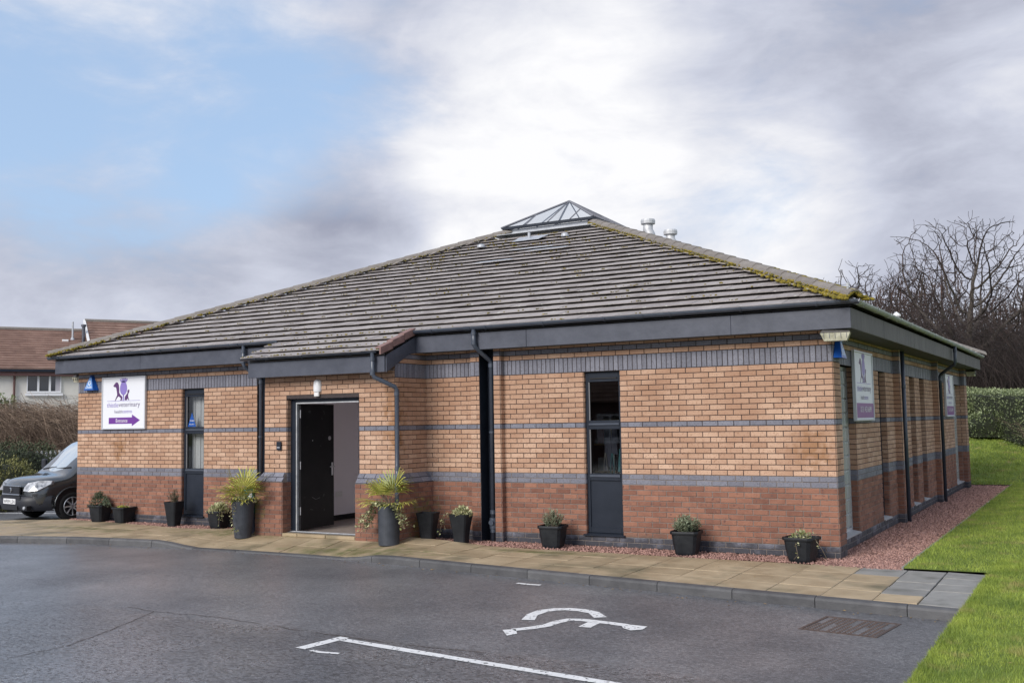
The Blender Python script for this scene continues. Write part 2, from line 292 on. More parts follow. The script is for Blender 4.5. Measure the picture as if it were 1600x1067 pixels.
# ------------------------------------------------------------------ mesh helpers
def link(o): C.objects.link(o); return o
def thing(name, label, cat, loc=(0, 0, 0), rz=0, group=None):
    o = link(bpy.data.objects.new(name, None)); o.empty_display_size = .1; o.location = loc; o.rotation_euler = (0, 0, rz)
    o['label'] = label; o['category'] = cat
    if group: o['group'] = group
    return o
def tag(o, label=None, cat=None, group=None, kind=None):
    for k, v in (('label', label), ('category', cat), ('group', group), ('kind', kind)):
        if v: o[k] = v
    return o
class MB:
    def __init__(s): s.v = []; s.f = []; s.r = []; s.m = []
    def face(s, pts, r=.5, m=0):
        i = len(s.v); s.v.extend([tuple(p) for p in pts]); s.f.append(tuple(range(i, i + len(pts)))); s.r.append(r); s.m.append(m)
    def add(s, vs, fs, r=.5, m=0):
        i = len(s.v); s.v.extend([tuple(p) for p in vs])
        for f in fs: s.f.append(tuple(a + i for a in f)); s.r.append(r); s.m.append(m)
    def box(s, a, b, r=.5, m=0, bev=0):
        x0, y0, z0 = a; x1, y1, z1 = b
        if bev:
            d = bev; vs = []; 
            # chamfered box: 24 verts
            for sx in (0, 1):
                for sy in (0, 1):
                    for sz in (0, 1):
                        X = (x0, x1)[sx]; Y = (y0, y1)[sy]; Z = (z0, z1)[sz]
                        ix = X + (d if sx == 0 else -d); iy = Y + (d if sy == 0 else -d); iz = Z + (d if sz == 0 else -d)
                        vs += [(X, iy, iz), (ix, Y, iz), (ix, iy, Z)]
            def id(sx, sy, sz, k): return (sx * 4 + sy * 2 + sz) * 3 + k
            fs = []
            for q in (0, 1):
                fs.append([id(q, 0, 0, 0), id(q, 1, 0, 0), id(q, 1, 1, 0), id(q, 0, 1, 0)][::1 if q else -1])
                fs.append([id(0, q, 0, 1), id(1, q, 0, 1), id(1, q, 1, 1), id(0, q, 1, 1)][::-1 if q else 1])
                fs.append([id(0, 0, q, 2), id(1, 0, q, 2), id(1, 1, q, 2), id(0, 1, q, 2)][::1 if q else -1])
            for p in (0, 1):
                for q in (0, 1):
                    fs.append([id(p, q, 0, 0), id(p, q, 1, 0), id(p, q, 1, 1), id(p, q, 0, 1)])
                    fs.append([id(p, 0, q, 0), id(p, 1, q, 0), id(p, 1, q, 2), id(p, 0, q, 2)])
                    fs.append([id(0, p, q, 1), id(1, p, q, 1), id(1, p, q, 2), id(0, p, q, 2)])
                    for w in (0, 1): fs.append([id(p, q, w, 0), id(p, q, w, 1), id(p, q, w, 2)])
            s.add(vs, fs, r, m); return
        vs = [(x0, y0, z0), (x1, y0, z0), (x1, y1, z0), (x0, y1, z0), (x0, y0, z1), (x1, y0, z1), (x1, y1, z1), (x0, y1, z1)]
        s.add(vs, [(0, 3, 2, 1), (4, 5, 6, 7), (0, 1, 5, 4), (1, 2, 6, 5), (2, 3, 7, 6), (3, 0, 4, 7)], r, m)
    def hexa(s, b, t, r=.5, m=0):
        """b, t: four bottom and four top points, same winding (ccw seen from the t side)"""
        s.add(list(b) + list(t), [(0, 3, 2, 1), (4, 5, 6, 7), (0, 1, 5, 4), (1, 2, 6, 5), (2, 3, 7, 6), (3, 0, 4, 7)], r, m)
    def prism(s, poly, off, r=.5, m=0):
        """poly: list of 3d points; extruded by vector off"""
        n = len(poly); o = Vector(off); vs = [Vector(p) for p in poly] + [Vector(p) + o for p in poly]
        fs = [tuple(range(n))[::-1], tuple(range(n, 2 * n))] + [(i, (i + 1) % n, n + (i + 1) % n, n + i) for i in range(n)]
        s.add(vs, fs, r, m)
    def tube(s, pts, rad, n=8, r=.5, m=0, cap=True):
        pts = [Vector(p) for p in pts]; k = len(pts); rs = rad if isinstance(rad, (list, tuple)) else [rad] * k
        vs = []; ref = None
        for i, p in enumerate(pts):
            d = (pts[min(i + 1, k - 1)] - pts[max(i - 1, 0)])
            if d.length < 1e-9: d = Vector((0, 0, 1))
            d.normalize()
            if ref is None: ref = Vector((0, 0, 1)) if abs(d.z) < .9 else Vector((1, 0, 0))
            a = d.cross(ref); 
            if a.length < 1e-6: a = d.cross(Vector((0, 1, 0)))
            a.normalize(); b = a.cross(d).normalized(); ref = b
            # mitre scale
            for j in range(n):
                t = 2 * PI * j / n; vs.append(p + (a * math.cos(t) + b * math.sin(t)) * rs[i])
        fs = [(i * n + j, i * n + (j + 1) % n, (i + 1) * n + (j + 1) % n, (i + 1) * n + j) for i in range(k - 1) for j in range(n)]
        if cap: fs += [tuple(range(n))[::-1], tuple(range((k - 1) * n, k * n))]
        s.add(vs, fs, r, m)
    def lathe(s, prof, c=(0, 0, 0), n=20, r=.5, m=0, sq=0):
        """prof: (radius, z) list. sq>0 squares the plan (superellipse)"""
        vs = []
        for rr, z in prof:
            for j in range(n):
                t = 2 * PI * (j + .5) / n; cx_, sy_ = math.cos(t), math.sin(t)
                k = 1
                if sq: k = 1 / (abs(cx_) ** sq + abs(sy_) ** sq) ** (1 / sq)
                vs.append((c[0] + rr * k * cx_, c[1] + rr * k * sy_, c[2] + z))
        fs = [(i * n + j, i * n + (j + 1) % n, (i + 1) * n + (j + 1) % n, (i + 1) * n + j) for i in range(len(prof) - 1) for j in range(n)]
        s.add(vs, fs, r, m)
    def build(s, name, mats, parent=None, off=None, smooth=False, link_=True):
        me = bpy.data.meshes.new(name)
        o0 = Vector(off) if off is not None else (parent.matrix_world_loc if False else Vector((0, 0, 0)))
        me.from_pydata([(v[0] - o0.x, v[1] - o0.y, v[2] - o0.z) for v in s.v], [], s.f)
        a = me.attributes.new('rnd', 'FLOAT', 'FACE'); a.data.foreach_set('value', s.r)
        for q in ([mats] if isinstance(mats, str) else mats): me.materials.append(MATS[q])
        if any(s.m): me.polygons.foreach_set('material_index', s.m)
        if smooth: me.polygons.foreach_set('use_smooth', [True] * len(s.f))
        o = bpy.data.objects.new(name, me)
        if link_: link(o)
        if parent: o.parent = parent
        return o
def npmesh(name, V, F, rnd, mats, parent=None, smooth=False):
    """V (n,3), F (m,k) fixed size faces"""
    me = bpy.data.meshes.new(name); V = np.asarray(V, np.float32); F = np.asarray(F, np.int32); m, k = F.shape
    me.vertices.add(len(V)); me.vertices.foreach_set('co', V.ravel()); me.loops.add(m * k); me.loops.foreach_set('vertex_index', F.ravel())
    me.polygons.add(m); me.polygons.foreach_set('loop_start', np.arange(0, m * k, k, dtype=np.int32)); me.polygons.foreach_set('loop_total', np.full(m, k, np.int32))
    me.update(calc_edges=True); me.validate()
    a = me.attributes.new('rnd', 'FLOAT', 'FACE'); a.data.foreach_set('value', np.asarray(rnd, np.float32))
    me.materials.append(MATS[mats])
    if smooth: me.polygons.foreach_set('use_smooth', np.ones(m, bool))
    o = link(bpy.data.objects.new(name, me))
    if parent: o.parent = parent
    return o
def wo(parent):  # world offset of a parent chain that is only translated
    v = Vector((0, 0, 0)); p = parent
    while p: v += p.location; p = p.parent
    return v
def build_w(mb, name, mats, parent, smooth=False):
    """mesh written in world coordinates under a translated parent"""
    return mb.build(name, mats, parent, off=wo(parent), smooth=smooth)
def add_text(mb, s, u0, v0, w, h, O, U, V, Nn, r=.5, m=0):
    """flat letters fitted to the box (u0,v0,w,h) of the plane O + u*U + v*V, lifted along Nn"""
    cu = bpy.data.curves.new('t', 'FONT'); cu.body = s; cu.resolution_u = 3; ob = bpy.data.objects.new('t', cu); link(ob)
    dg = bpy.context.evaluated_depsgraph_get(); me = bpy.data.meshes.new_from_object(ob.evaluated_get(dg))
    co = [v.co.copy() for v in me.vertices]
    if co:
        x0 = min(c.x for c in co); x1 = max(c.x for c in co); y0 = min(c.y for c in co); y1 = max(c.y for c in co)
        vs = [O + U * (u0 + (c.x - x0) / (x1 - x0) * w) + V * (v0 + (c.y - y0) / (y1 - y0) * h) + Nn for c in co]
        mb.add(vs, [tuple(p.vertices) for p in me.polygons], r, m)
    bpy.data.objects.remove(ob); bpy.data.curves.remove(cu); bpy.data.meshes.remove(me)
def cam_dist(p): return (Vector(p) - Vector(CAM)).length

# ------------------------------------------------------------------ terrain, road, lawn
def struct(o, label=None): o['kind'] = 'structure'; return o
def lawn_h(x, y):
    h = 0.012
    if y > 15.5: h += .125 * (y - 15.5) * min(1, (y - 15.5) / 1.5) if y < 30 else 1.81 + .012 * (y - 30)
    if x > 1.8: h += .02 * min(x - 1.8, 12) * (1 if y < 12 else max(0, 1 - (y - 12) / 8))
    if x > .9 and y > -1: h += .05 * min(1, (x - .9) / 1.2) * max(0, min(1, (y + 1) / 4))
    return h
mb = MB()
for i in range(-6, 6):
    for j in range(-6, 6): mb.face([(i * 120, j * 120, -.3), (i * 120 + 120, j * 120, -.3), (i * 120 + 120, j * 120 + 120, -.3), (i * 120, j * 120 + 120, -.3)])
struct(mb.build('ground', 'earth'))
mb = MB(); mb.face([(-75, -60, -.12), (1.86, -60, -.12), (1.86, 2, -.12), (-75, 2, -.12)]); mb.face([(-75, 2, -.12), (-15.35, 2, -.12), (-15.35, 24, -.12), (-75, 24, -.12)])
struct(mb.build('road', 'asphalt'))
# lawn: a height sheet right of the road and behind the gravel
mb = MB(); xs = [1.83 + .35 * i for i in range(12)] + [6.5 + 1.5 * i for i in range(18)] + [40, 60, 100]
def lawn_sheet(xs, ys):
    vs = [(x, y, lawn_h(x, y)) for y in ys for x in xs]; n = len(xs)
    mb.add(vs, [(j * n + i, j * n + i + 1, (j + 1) * n + i + 1, (j + 1) * n + i) for j in range(len(ys) - 1) for i in range(n - 1)])
lawn_sheet(xs, [-60, -40, -25] + [-16 + 1. * i for i in range(31)] + [15.5])
lawn_sheet([.87, 1.1, 1.35, 1.6, 1.83], [-.62 + .62 * i for i in range(26)] + [15.5])
lawn_sheet([-40, -30, -24, -20, -16.5, -14, -12, -9, -6, -4, -2, -1, -.5, 0, .5, .87, 1.1, 1.35, 1.6, 1.83] + xs[1:], [15.5, 16, 16.5, 17, 18, 19, 20, 22, 24, 26, 28, 30, 35, 45, 60, 90, 130])
lawn = struct(mb.build('lawn', 'lawn_soil', smooth=True))
# concrete edging between lawn and road / gravel
mb = MB(); y = -30.
while y < -2.9:
    mb.box((1.80, y + .005, -.14), (1.85, min(y + .91, -2.9), -.03 + R.uniform(-.006, .006)), r=R.random()); y += .915
y = -.6
while y < 15.4:
    mb.box((.845, y + .004, -.1), (.87, y + .91, .022), r=R.random()); y += .915
tag(mb.build('lawn_edging', 'slab_grey'), kind='structure')

# grass blades: many near, fewer far
def grass_field(n, region, hmin, hmax, wid):
    V = np.zeros((n, 3, 3), np.float32); xs_, ys_ = region(n); zs = np.array([lawn_h(a, b) for a, b in zip(xs_, ys_)])
    a = rng.uniform(0, 2 * np.pi, n); h = rng.uniform(hmin, hmax, n); w = wid * rng.uniform(.6, 1.3, n); lean = rng.uniform(.1, .9, n) * h; b = rng.uniform(0, 2 * np.pi, n)
    base = np.stack([xs_, ys_, zs - .004], 1); d = np.stack([np.cos(a), np.sin(a), a * 0], 1) * w[:, None]
    V[:, 0] = base - d; V[:, 1] = base + d; V[:, 2] = base + np.stack([np.cos(b) * lean, np.sin(b) * lean, h], 1)
    return V.reshape(-1, 3), rng.uniform(0, 1, n) ** 1.1
def reg_near(n):
    x = 1.82 + 4.2 * rng.uniform(0, 1, n) ** 1.25; y = rng.uniform(-9.5, .5, n); return x, y
def reg_mid(n):
    y = rng.uniform(-.6, 15.5, n); x = .86 + 2.6 * rng.uniform(0, 1, n) ** 1.1; return x, y
def reg_far(n): return rng.uniform(-4.5, 3.5, n), rng.uniform(15.45, 29, n)
def reg_lip(n): return 1.80 + rng.uniform(0, 1, n) ** 2 * .12, rng.uniform(-12, -.7, n)
_tc = rng.uniform(0, 1, (420, 2)) * np.array([4.2, 23.0]) + np.array([1.86, -9])
def reg_tuft(n):
    k = rng.integers(0, 420, n); return _tc[k, 0] + rng.normal(0, .045, n).clip(-.1, .1) + .06, _tc[k, 1] + rng.normal(0, .06, n)
Vs = []; rs = []
for args in ((150000, reg_near, .018, .045, .0028), (90000, reg_mid, .02, .05, .004), (60000, reg_far, .03, .08, .009), (9000, reg_lip, .02, .05, .003), (16000, reg_tuft, .035, .075, .0032)):
    v, r = grass_field(*args); Vs.append(v); rs.append(r)
V = np.concatenate(Vs); F = np.arange(len(V), dtype=np.int32).reshape(-1, 3)
tag(npmesh('grass', V, F, np.concatenate(rs), 'grass_blade'), 'short green lawn grass beside the red gravel and the road', 'grass', kind='stuff')

# kerb line and paving --------------------------------------------------
KL = [(-22.5, -5.2), (-19, -4.45), (-15.6, -3.35), (-13.7, -2.66), (-12.3, -2.2), (-10.6, -2.0), (-9.7, -1.97), (-8.1, -1.93), (-6.8, -1.95), (-5.7, -2.07), (-3.55, -2.38), (-1.55, -2.64), (0, -2.84), (1.82, -3.06)]
def kline(x):
    for (a, b), (c, d) in zip(KL, KL[1:]):
        if x <= c: return b + (d - b) * (x - a) / (c - a)
    return KL[-1][1]
def ss(a, b, x):
    t = max(0, min(1, (x - a) / (b - a))); return t * t * (3 - 2 * t)
def kz(x):   # kerb top height: a dropped kerb in front of the entrance
    return -.015 - .085 * ss(-10.6, -9.6, x) * (1 - ss(-6.7, -5.8, x))
def bz(x): return .0 + .075 * ss(-11.5, -9.4, x) * (1 - ss(-6.3, -4.6, x))
def yback(x):
    if x < -15.3: return -.15 + .55 * (x + 15.3)
    if x < -9.4: return -.12 - .36 * ss(-15.2, -11, x)
    return -.62 if x < -.2 else -.62 - .05 * (x + .2)
KW = .125
mb = MB()
X = [-22.5 + .3 * i for i in range(82)]
top = [(x, yback(x) if x > -15.3 else max(yback(x), kline(x) + .3)) for x in X]
for a, b in zip(X, X[1:]):
    def yb_(x):
        y = -.0 if -9.6 < x < -6.3 else yback(x)
        return max(y, kline(x) + .2)
    mb.face([(a, kline(a) + .03, kz(a) - .022), (b, kline(b) + .03, kz(b) - .022), (b, yb_(b), bz(b) - .022), (a, yb_(a), bz(a) - .022)])
pav = struct(mb.build('pavement', 'slab_joint'))
def slab(x0, x1, t0, t1, matn, gap=.005, tilt=0, nm='paving_slab'):
    def pt(x, t):
        ya = kline(x) + KW + .006; yb = max(yback(x), ya + .15); return Vector((x, ya + (yb - ya) * t, kz(x) + (bz(x) - kz(x)) * t))
    c = pt((x0 + x1) / 2, (t0 + t1) / 2)
    g = gap
    P = [pt(x0 + g, t0), pt(x1 - g, t0), pt(x1 - g, t1), pt(x0 + g, t1)]
    P[0].y += g; P[1].y += g; P[2].y -= g; P[3].y -= g
    dz = R.uniform(-.003, .003) + tilt; ax = R.uniform(-.006, .006) * (3 if tilt else 1)
    q = MB(); T = [p - c + Vector((0, 0, dz + (p.x - c.x) * ax)) for p in P]; B = [p - Vector((0, 0, .05)) for p in T]
    inn = [t * .985 + Vector((0, 0, 0)) for t in T]; mid = [t - Vector((0, 0, .005)) for t in T]
    vs = B + mid + inn; fs = [(8, 9, 10, 11)] + [(i, (i + 1) % 4, 4 + (i + 1) % 4, 4 + i) for i in range(4)] + [(4 + i, 4 + (i + 1) % 4, 8 + (i + 1) % 4, 8 + i) for i in range(4)]
    q.add(vs, fs, R.random()); o = q.build(nm, matn, pav); o.location = c; return o
x = -22.4; w = .6
while x < .9 - .3:
    x1 = min(x + w, .93)
    nrow = 4 if x > -5 else 3
    k = int((x + 22.4) / .6)
    for j in range(nrow):
        slab(x, x1, j / nrow, (j + 1) / nrow, 'slab_buff' if not (x > .3 and j == nrow - 1) else 'slab_grey')
    x = x1
for (a, b) in ((.93, 1.37), (1.37, 1.80)):
    for j in range(5): slab(a, b, j / 5, (j + 1) / 5, 'slab_grey' if not (j == 0 and a < 1) else 'slab_buff', gap=.008, tilt=R.uniform(.0, .008))
# wider buff paving up to the porch step
x = -9.6
while x < -7.2:
    q = MB(); x1 = x + .6; q.box((-.295, -.165, -.05), (.295, .165, .0), r=R.random(), bev=.005); o = q.build('paving_slab', 'slab_grey' if x > -7.2 else 'slab_buff', pav); o.location = (x + .3, -.80 + .01, bz(-8) + .001); x = x1
kb = struct(link(bpy.data.objects.new('kerb', None)))
x = -22.5
while x < 1.80:
    x1 = min(x + .915, 1.82)
    q = MB(); n = 3; vs = []; rr = R.random(); cz = Vector(((x + x1) / 2, kline((x + x1) / 2), kz((x + x1) / 2)))
    for i in range(n + 1):
        a = x + .004 + (x1 - x - .008) * i / n; ky = kline(a); z = kz(a)
        for (dy, zz_) in ((0, -.22), (0.004, z - .03), (.012, z - .008), (.03, z), (KW, z + .002), (KW, -.22)): vs.append((a - cz.x, ky + dy - cz.y, zz_ - cz.z))
    fs = [(i * 6 + j, (i + 1) * 6 + j, (i + 1) * 6 + j + 1, i * 6 + j + 1) for i in range(n) for j in range(5)] + [tuple(range(6)), tuple(range(n * 6, n * 6 + 6))[::-1]]
    q.add(vs, fs, rr); o = q.build('kerb_stone', 'kerb', kb); o.location = cz; x = x1

# gravel ------------------------------------------------------------------
mb = MB()
mb.face([(-.3, -.7, -.03), (.86, -.7, -.03), (.86, 15.45, -.03), (-.3, 15.45, -.03)])
mb.face([(-15.35, -.78, -.034), (-9.2, -.78, -.034), (-9.2, .1, -.034), (-15.35, .1, -.034)]); mb.face([(-6.5, -.78, -.034), (-.3, -.78, -.034), (-.3, .1, -.034), (-6.5, .1, -.034)])
struct(mb.build('gravel_bed', 'gravel_bed'))
def gravel(n, xs_, ys_, size, z0):
    oc = np.array([(1, 0, 0), (-1, 0, 0), (0, 1, 0), (0, -1, 0), (0, 0, 1), (0, 0, -1)], np.float32)
    fc = np.array([(0, 2, 4), (2, 1, 4), (1, 3, 4), (3, 0, 4), (2, 0, 5), (1, 2, 5), (3, 1, 5), (0, 3, 5)], np.int32)
    sc = size * rng.uniform(.5, 1.25, (n, 1, 1)) * rng.uniform(.6, 1.2, (n, 1, 3)); V = oc[None] * sc + rng.uniform(-.25, .25, (n, 6, 3)) * size
    q = rng.normal(size=(n, 4)); q /= np.linalg.norm(q, axis=1)[:, None]; w, x_, y_, z_ = q.T
    M = np.stack([1 - 2 * (y_ ** 2 + z_ ** 2), 2 * (x_ * y_ - z_ * w), 2 * (x_ * z_ + y_ * w), 2 * (x_ * y_ + z_ * w), 1 - 2 * (x_ ** 2 + z_ ** 2), 2 * (y_ * z_ - x_ * w), 2 * (x_ * z_ - y_ * w), 2 * (y_ * z_ + x_ * w), 1 - 2 * (x_ ** 2 + y_ ** 2)], 1).reshape(n, 3, 3)
    V = np.einsum('nij,nkj->nki', M, V) + np.stack([xs_, ys_, z0 + rng.uniform(-.008, .014, n)], 1)[:, None, :]
    F = fc[None] + (np.arange(n) * 6)[:, None, None]
    return V.reshape(-1, 3), F.reshape(-1, 3), np.repeat(rng.uniform(0, 1, n), 8)
n = 34000; a = gravel(n, rng.uniform(-.12, .85, n), 15.4 * rng.uniform(0, 1, n) ** 1.3 - .02, .017, -.018)
n = 3500; a2 = gravel(n, rng.uniform(-.1, .86, n), rng.uniform(-.72, 0, n), .016, -.016)
n = 8500; xx = rng.uniform(-6.4, -.1, n); b_ = gravel(n, xx, rng.uniform(-.60, -.01, n), .016, -.008)
n = 6500; xx = rng.uniform(-15.25, -9.3, n); c_ = gravel(n, xx, -.01 - rng.uniform(0, 1, n) * np.array([-yback(v) for v in xx]), .016, -.008)
Vs = [a[0], a2[0], b_[0], c_[0]]; off = 0; Fs = []
for v, f in ((a[0], a[1]), (a2[0], a2[1]), (b_[0], b_[1]), (c_[0], c_[1])): Fs.append(f + off); off += len(v)
tag(npmesh('gravel', np.concatenate(Vs), np.concatenate(Fs), np.concatenate([a[2], a2[2], b_[2], c_[2]]), 'gravel'), 'red chippings strewn along the foot of the brick walls', 'gravel', kind='stuff')

# ------------------------------------------------------------------ the clinic building
B = thing('brick_building', 'single storey banded brick building with dark tiled hip roof and open entrance porch', 'building')
BR = []                        # brick records: centre, width, height, kind, angle, individual ok
CW = .075
def kind_of(c, porch=False):
    if c < 2: return 'blue' if not porch else 'red'
    if c < 12: return 'red'
    if c < 14: return 'blue'
    if c < 23: return 'buff'
    if c == 23: return 'blue'
    if c < 34 or porch: return 'buff'
    if c < 37: return 'soldier'
    if c == 38: return 'blue'
    return 'buff'
def wall(O, U, length, openings=(), zmin=0, zmax=2.98, porch=False, phase=0, body=None, skip_kinds=(), c0=0):
    """openings: (u0,u1,z0,z1). O: start point at z=0, U: direction (unit, 2d); outward normal is U turned clockwise"""
    U = Vector((U[0], U[1], 0)); Nn = Vector((U.y, -U.x, 0)); O = Vector((O[0], O[1], 0))
    us = sorted({0, length} | {min(max(q, 0), length) for o in openings for q in o[:2]}); zs = sorted({zmin, zmax, 1.05} | {q for o in openings for q in o[2:4] if zmin <= q <= zmax})
    zs = [z for z in zs if zmin <= z <= zmax]
    for ua, ub in zip(us, us[1:]):
        for za, zb in zip(zs, zs[1:]):
            um, zm = (ua + ub) / 2, (za + zb) / 2
            if any(o[0] < um < o[1] and o[2] < zm < o[3] for o in openings): continue
            body.face([O + U * ua + Vector((0, 0, za)), O + U * ub + Vector((0, 0, za)), O + U * ub + Vector((0, 0, zb)), O + U * ua + Vector((0, 0, zb))], m=0 if zm > 1.05 else 1)
    def segs_for(z0, z1):
        segs = [(.004, length - .004)]
        for o in openings:
            if z0 < o[3] - .01 and z1 > o[2] + .01:
                ns = []
                for s0, s1 in segs:
                    if s1 <= o[0] or s0 >= o[1]: ns.append((s0, s1)); continue
                    if s0 < o[0]: ns.append((s0, o[0] - .002))
                    if s1 > o[1]: ns.append((o[1] + .002, s1))
                segs = ns
        return segs
    def put(s0, s1, z0, z1, kind):
        BR.append((O + U * ((s0 + s1) / 2) + Vector((0, 0, (z0 + z1) / 2)), s1 - s0, z1 - z0, kind, U, Nn))
    c = c0
    while c * CW < zmax - .02:
        k = kind_of(c, porch); z0 = c * CW + .005
        if z0 < zmin - .001: c += 3 if k == 'soldier' else 1; continue
        hgt, pitch = (.215, .075) if k == 'soldier' else (.065, .225)
        z1 = min(z0 + hgt, zmax)
        for s0, s1 in segs_for(z0, z1):
            u = s0 - (.1125 if (c % 2 and k != 'soldier') else 0) - phase; first = True
            while u < s1 - .02:
                a = max(u, s0); b = min(u + pitch - .010, s1)
                if s1 - b < .045: b = s1
                if b - a > .02: put(a, b, z0, z1, 'blue' if k == 'soldier' else k)
                u += pitch
        c += 3 if k == 'soldier' else 1
def walls_part(name='wall'):
    return MB()
RD = .10   # reveal depth
# front wall, west of the porch
W2 = (-12.15, -11.55); W1 = (-3.6375, -3.0375)
mbA = MB(); x0 = -15.1875
wall((x0, 0), (1, 0), 15.1875 - 10.2, [(W2[0] - x0, W2[1] - x0, .15, 2.55)], body=mbA)
wall((W2[0], 0), (0, 1), RD, zmin=.15, zmax=2.55, body=mbA, c0=2)           # left jamb, faces +x
wall((W2[1], RD), (0, -1), RD, zmin=.15, zmax=2.55, body=mbA, c0=2)
wall((-9.95, 0), (1, 0), .8, body=mbA)                                        # beyond the recess, beside the porch
mbB = MB()
wall((-6.48, 0), (1, 0), .93, body=mbB)
wall((-5.55, -.1125), (1, 0), .165, body=mbB, phase=.0); wall((-5.55, 0), (0, -1), .1125, body=mbB)
wall((-5.13, -.1125), (1, 0), .12, body=mbB); wall((-5.01, -.1125), (0, 1), .1125, body=mbB)
wall((-5.01, 0), (1, 0), 5.01, [(W1[0] + 5.01, W1[1] + 5.01, .15, 2.55)], body=mbB, phase=-.0)
wall((W1[0], 0), (0, 1), RD, zmin=.15, zmax=2.55, body=mbB, c0=2); wall((W1[1], RD), (0, -1), RD, zmin=.15, zmax=2.55, body=mbB, c0=2)
# porch
PD = .85; mbP = MB()
DX0, DX1, DZ = -8.713, -7.18, 2.27
wall((-9.2, -PD), (1, 0), 2.72, [(DX0 + 9.2, DX1 + 9.2, 0, DZ)], zmin=0, zmax=2.98, porch=True, body=mbP, c0=0)
wall((-6.48, -PD), (0, 1), PD, body=mbP); wall((-9.2, 0), (0, -1), PD, body=mbP)
wall((DX0, -PD), (0, 1), RD, zmin=0, zmax=DZ, body=mbP, porch=True); wall((DX1, -PD + RD), (0, -1), RD, zmin=0, zmax=DZ, body=mbP, porch=True)
# east wall: piers at x=0, wall plane at x=-.1125
EX = -.1125; YE = 14.625
wins = [(.42, 1.79, 'block'), (3.62, 4.22, 'slit'), (6.6, 7.2, 'slit'), (7.8, 8.4, 'slit'), (10.5, 11.1, 'slit'), (12.85, 14.17, 'block')]
mbE = MB()
wall((0, 0), (0, 1), .4, body=mbE); wall((EX, .4), (-1, 0), .01, body=mbE)
wall((EX, .4), (0, 1), 4.967 - .4, [(a - .4, b - .4, .15, 2.55) for a, b, k in wins[:2]], body=mbE)
wall((EX, 4.967), (1, 0), .1125, body=mbE); wall((0, 4.967), (0, 1), .1125, body=mbE)
wall((EX - .12, 5.35), (1, 0), .12, body=mbE); wall((EX, 5.35), (0, 1), 9.55 - 5.35, [(a - 5.35, b - 5.35, .15, 2.55) for a, b, k in wins[2:4]], body=mbE)
wall((EX, 9.55), (1, 0), .1125, body=mbE); wall((0, 9.55), (0, 1), .1125, body=mbE)
wall((EX, 9.95), (0, 1), 14.2 - 9.95, [(a - 9.95, b - 9.95, .15, 2.55) for a, b, k in wins[4:]], body=mbE)
wall((EX - .1, 14.2), (1, 0), .2125, body=mbE); wall((0, 14.2), (0, 1), YE - 14.2, body=mbE)
for a, b, k in wins:
    wall((EX - .10, b), (1, 0), .10, zmin=.15, zmax=2.55, body=mbE, c0=2); wall((EX, a), (-1, 0), .10, zmin=.15, zmax=2.55, body=mbE, c0=2)
# back and west walls
mbW = MB()
wall((0, YE), (-1, 0), 15.1875, body=mbW); wall((-15.1875, YE), (0, -1), YE, body=mbW)
front_l = mbA.build('wall', ['mortar_dark', 'mortar_light'], B); front_r = mbB.build('wall', ['mortar_dark', 'mortar_light'], B)
porch_w = mbP.build('wall', ['mortar_dark', 'mortar_light'], B); east_w = mbE.build('wall', ['mortar_dark', 'mortar_light'], B); west_w = mbW.build('wall', ['mortar_dark', 'mortar_light'], B)

bcache = {}
BM = {'red': 'brick_red', 'buff': 'brick_buff', 'blue': 'brick_blue'}
def brick_geo(w, h, pr):
    # back face just inside the mortar, chamfered outer face; local x along, -y outwards
    a, b = w / 2, h / 2; e = .003
    vs = [(-a, .002, -b), (a, .002, -b), (a, .002, b), (-a, .002, b), (-a, -pr + e, -b), (a, -pr + e, -b), (a, -pr + e, b), (-a, -pr + e, b), (-a + e, -pr, -b + e), (a - e, -pr, -b + e), (a - e, -pr, b - e), (-a + e, -pr, b - e)]
    fs = [(8, 9, 10, 11)] + [(i, (i + 1) % 4, 4 + (i + 1) % 4, 4 + i) for i in range(4)] + [(4 + i, 4 + (i + 1) % 4, 8 + (i + 1) % 4, 8 + i) for i in range(4)]
    return vs, fs
# screen size decides which 300 bricks are objects of their own
def face_size(rec):
    c, w, h, k, U, Nn = rec; d = Vector(CAM) - c; return w * h * max(0, d.normalized().dot(Nn)) / d.length ** 2
order = sorted(range(len(BR)), key=lambda i: -face_size(BR[i]) if BR[i][0].y < .05 and BR[i][0].x > -5.0 else 0)
single = set(order[:296])
rest = {'red': MB(), 'buff': MB(), 'blue': MB()}; joined = MB(); MI = {'buff': 0, 'red': 1, 'blue': 2}
for i, rec in enumerate(BR):
    c, w, h, k, U, Nn = rec
    if i in single:
        pr = R.choice((.007, .009, .011)); v = R.randrange(8); key = (round(w, 3), round(h, 3), k, pr, v)
        if key not in bcache:
            q = MB(); vs, fs = brick_geo(w, h, pr); q.add(vs, fs, (v + .5) / 8); o = q.build('brick', BM[k], front_r); bcache[key] = o.data
        else: o = link(bpy.data.objects.new('brick', bcache[key])); o.parent = front_r
        o.location = c; o.rotation_euler = (0, 0, math.atan2(U.y, U.x))
    else:
        vs, fs = brick_geo(w, h, R.uniform(.006, .011))
        joined.add([c + U * a[0] - Nn * a[1] + Vector((0, 0, a[2])) for a in vs], fs, R.random(), MI[k])
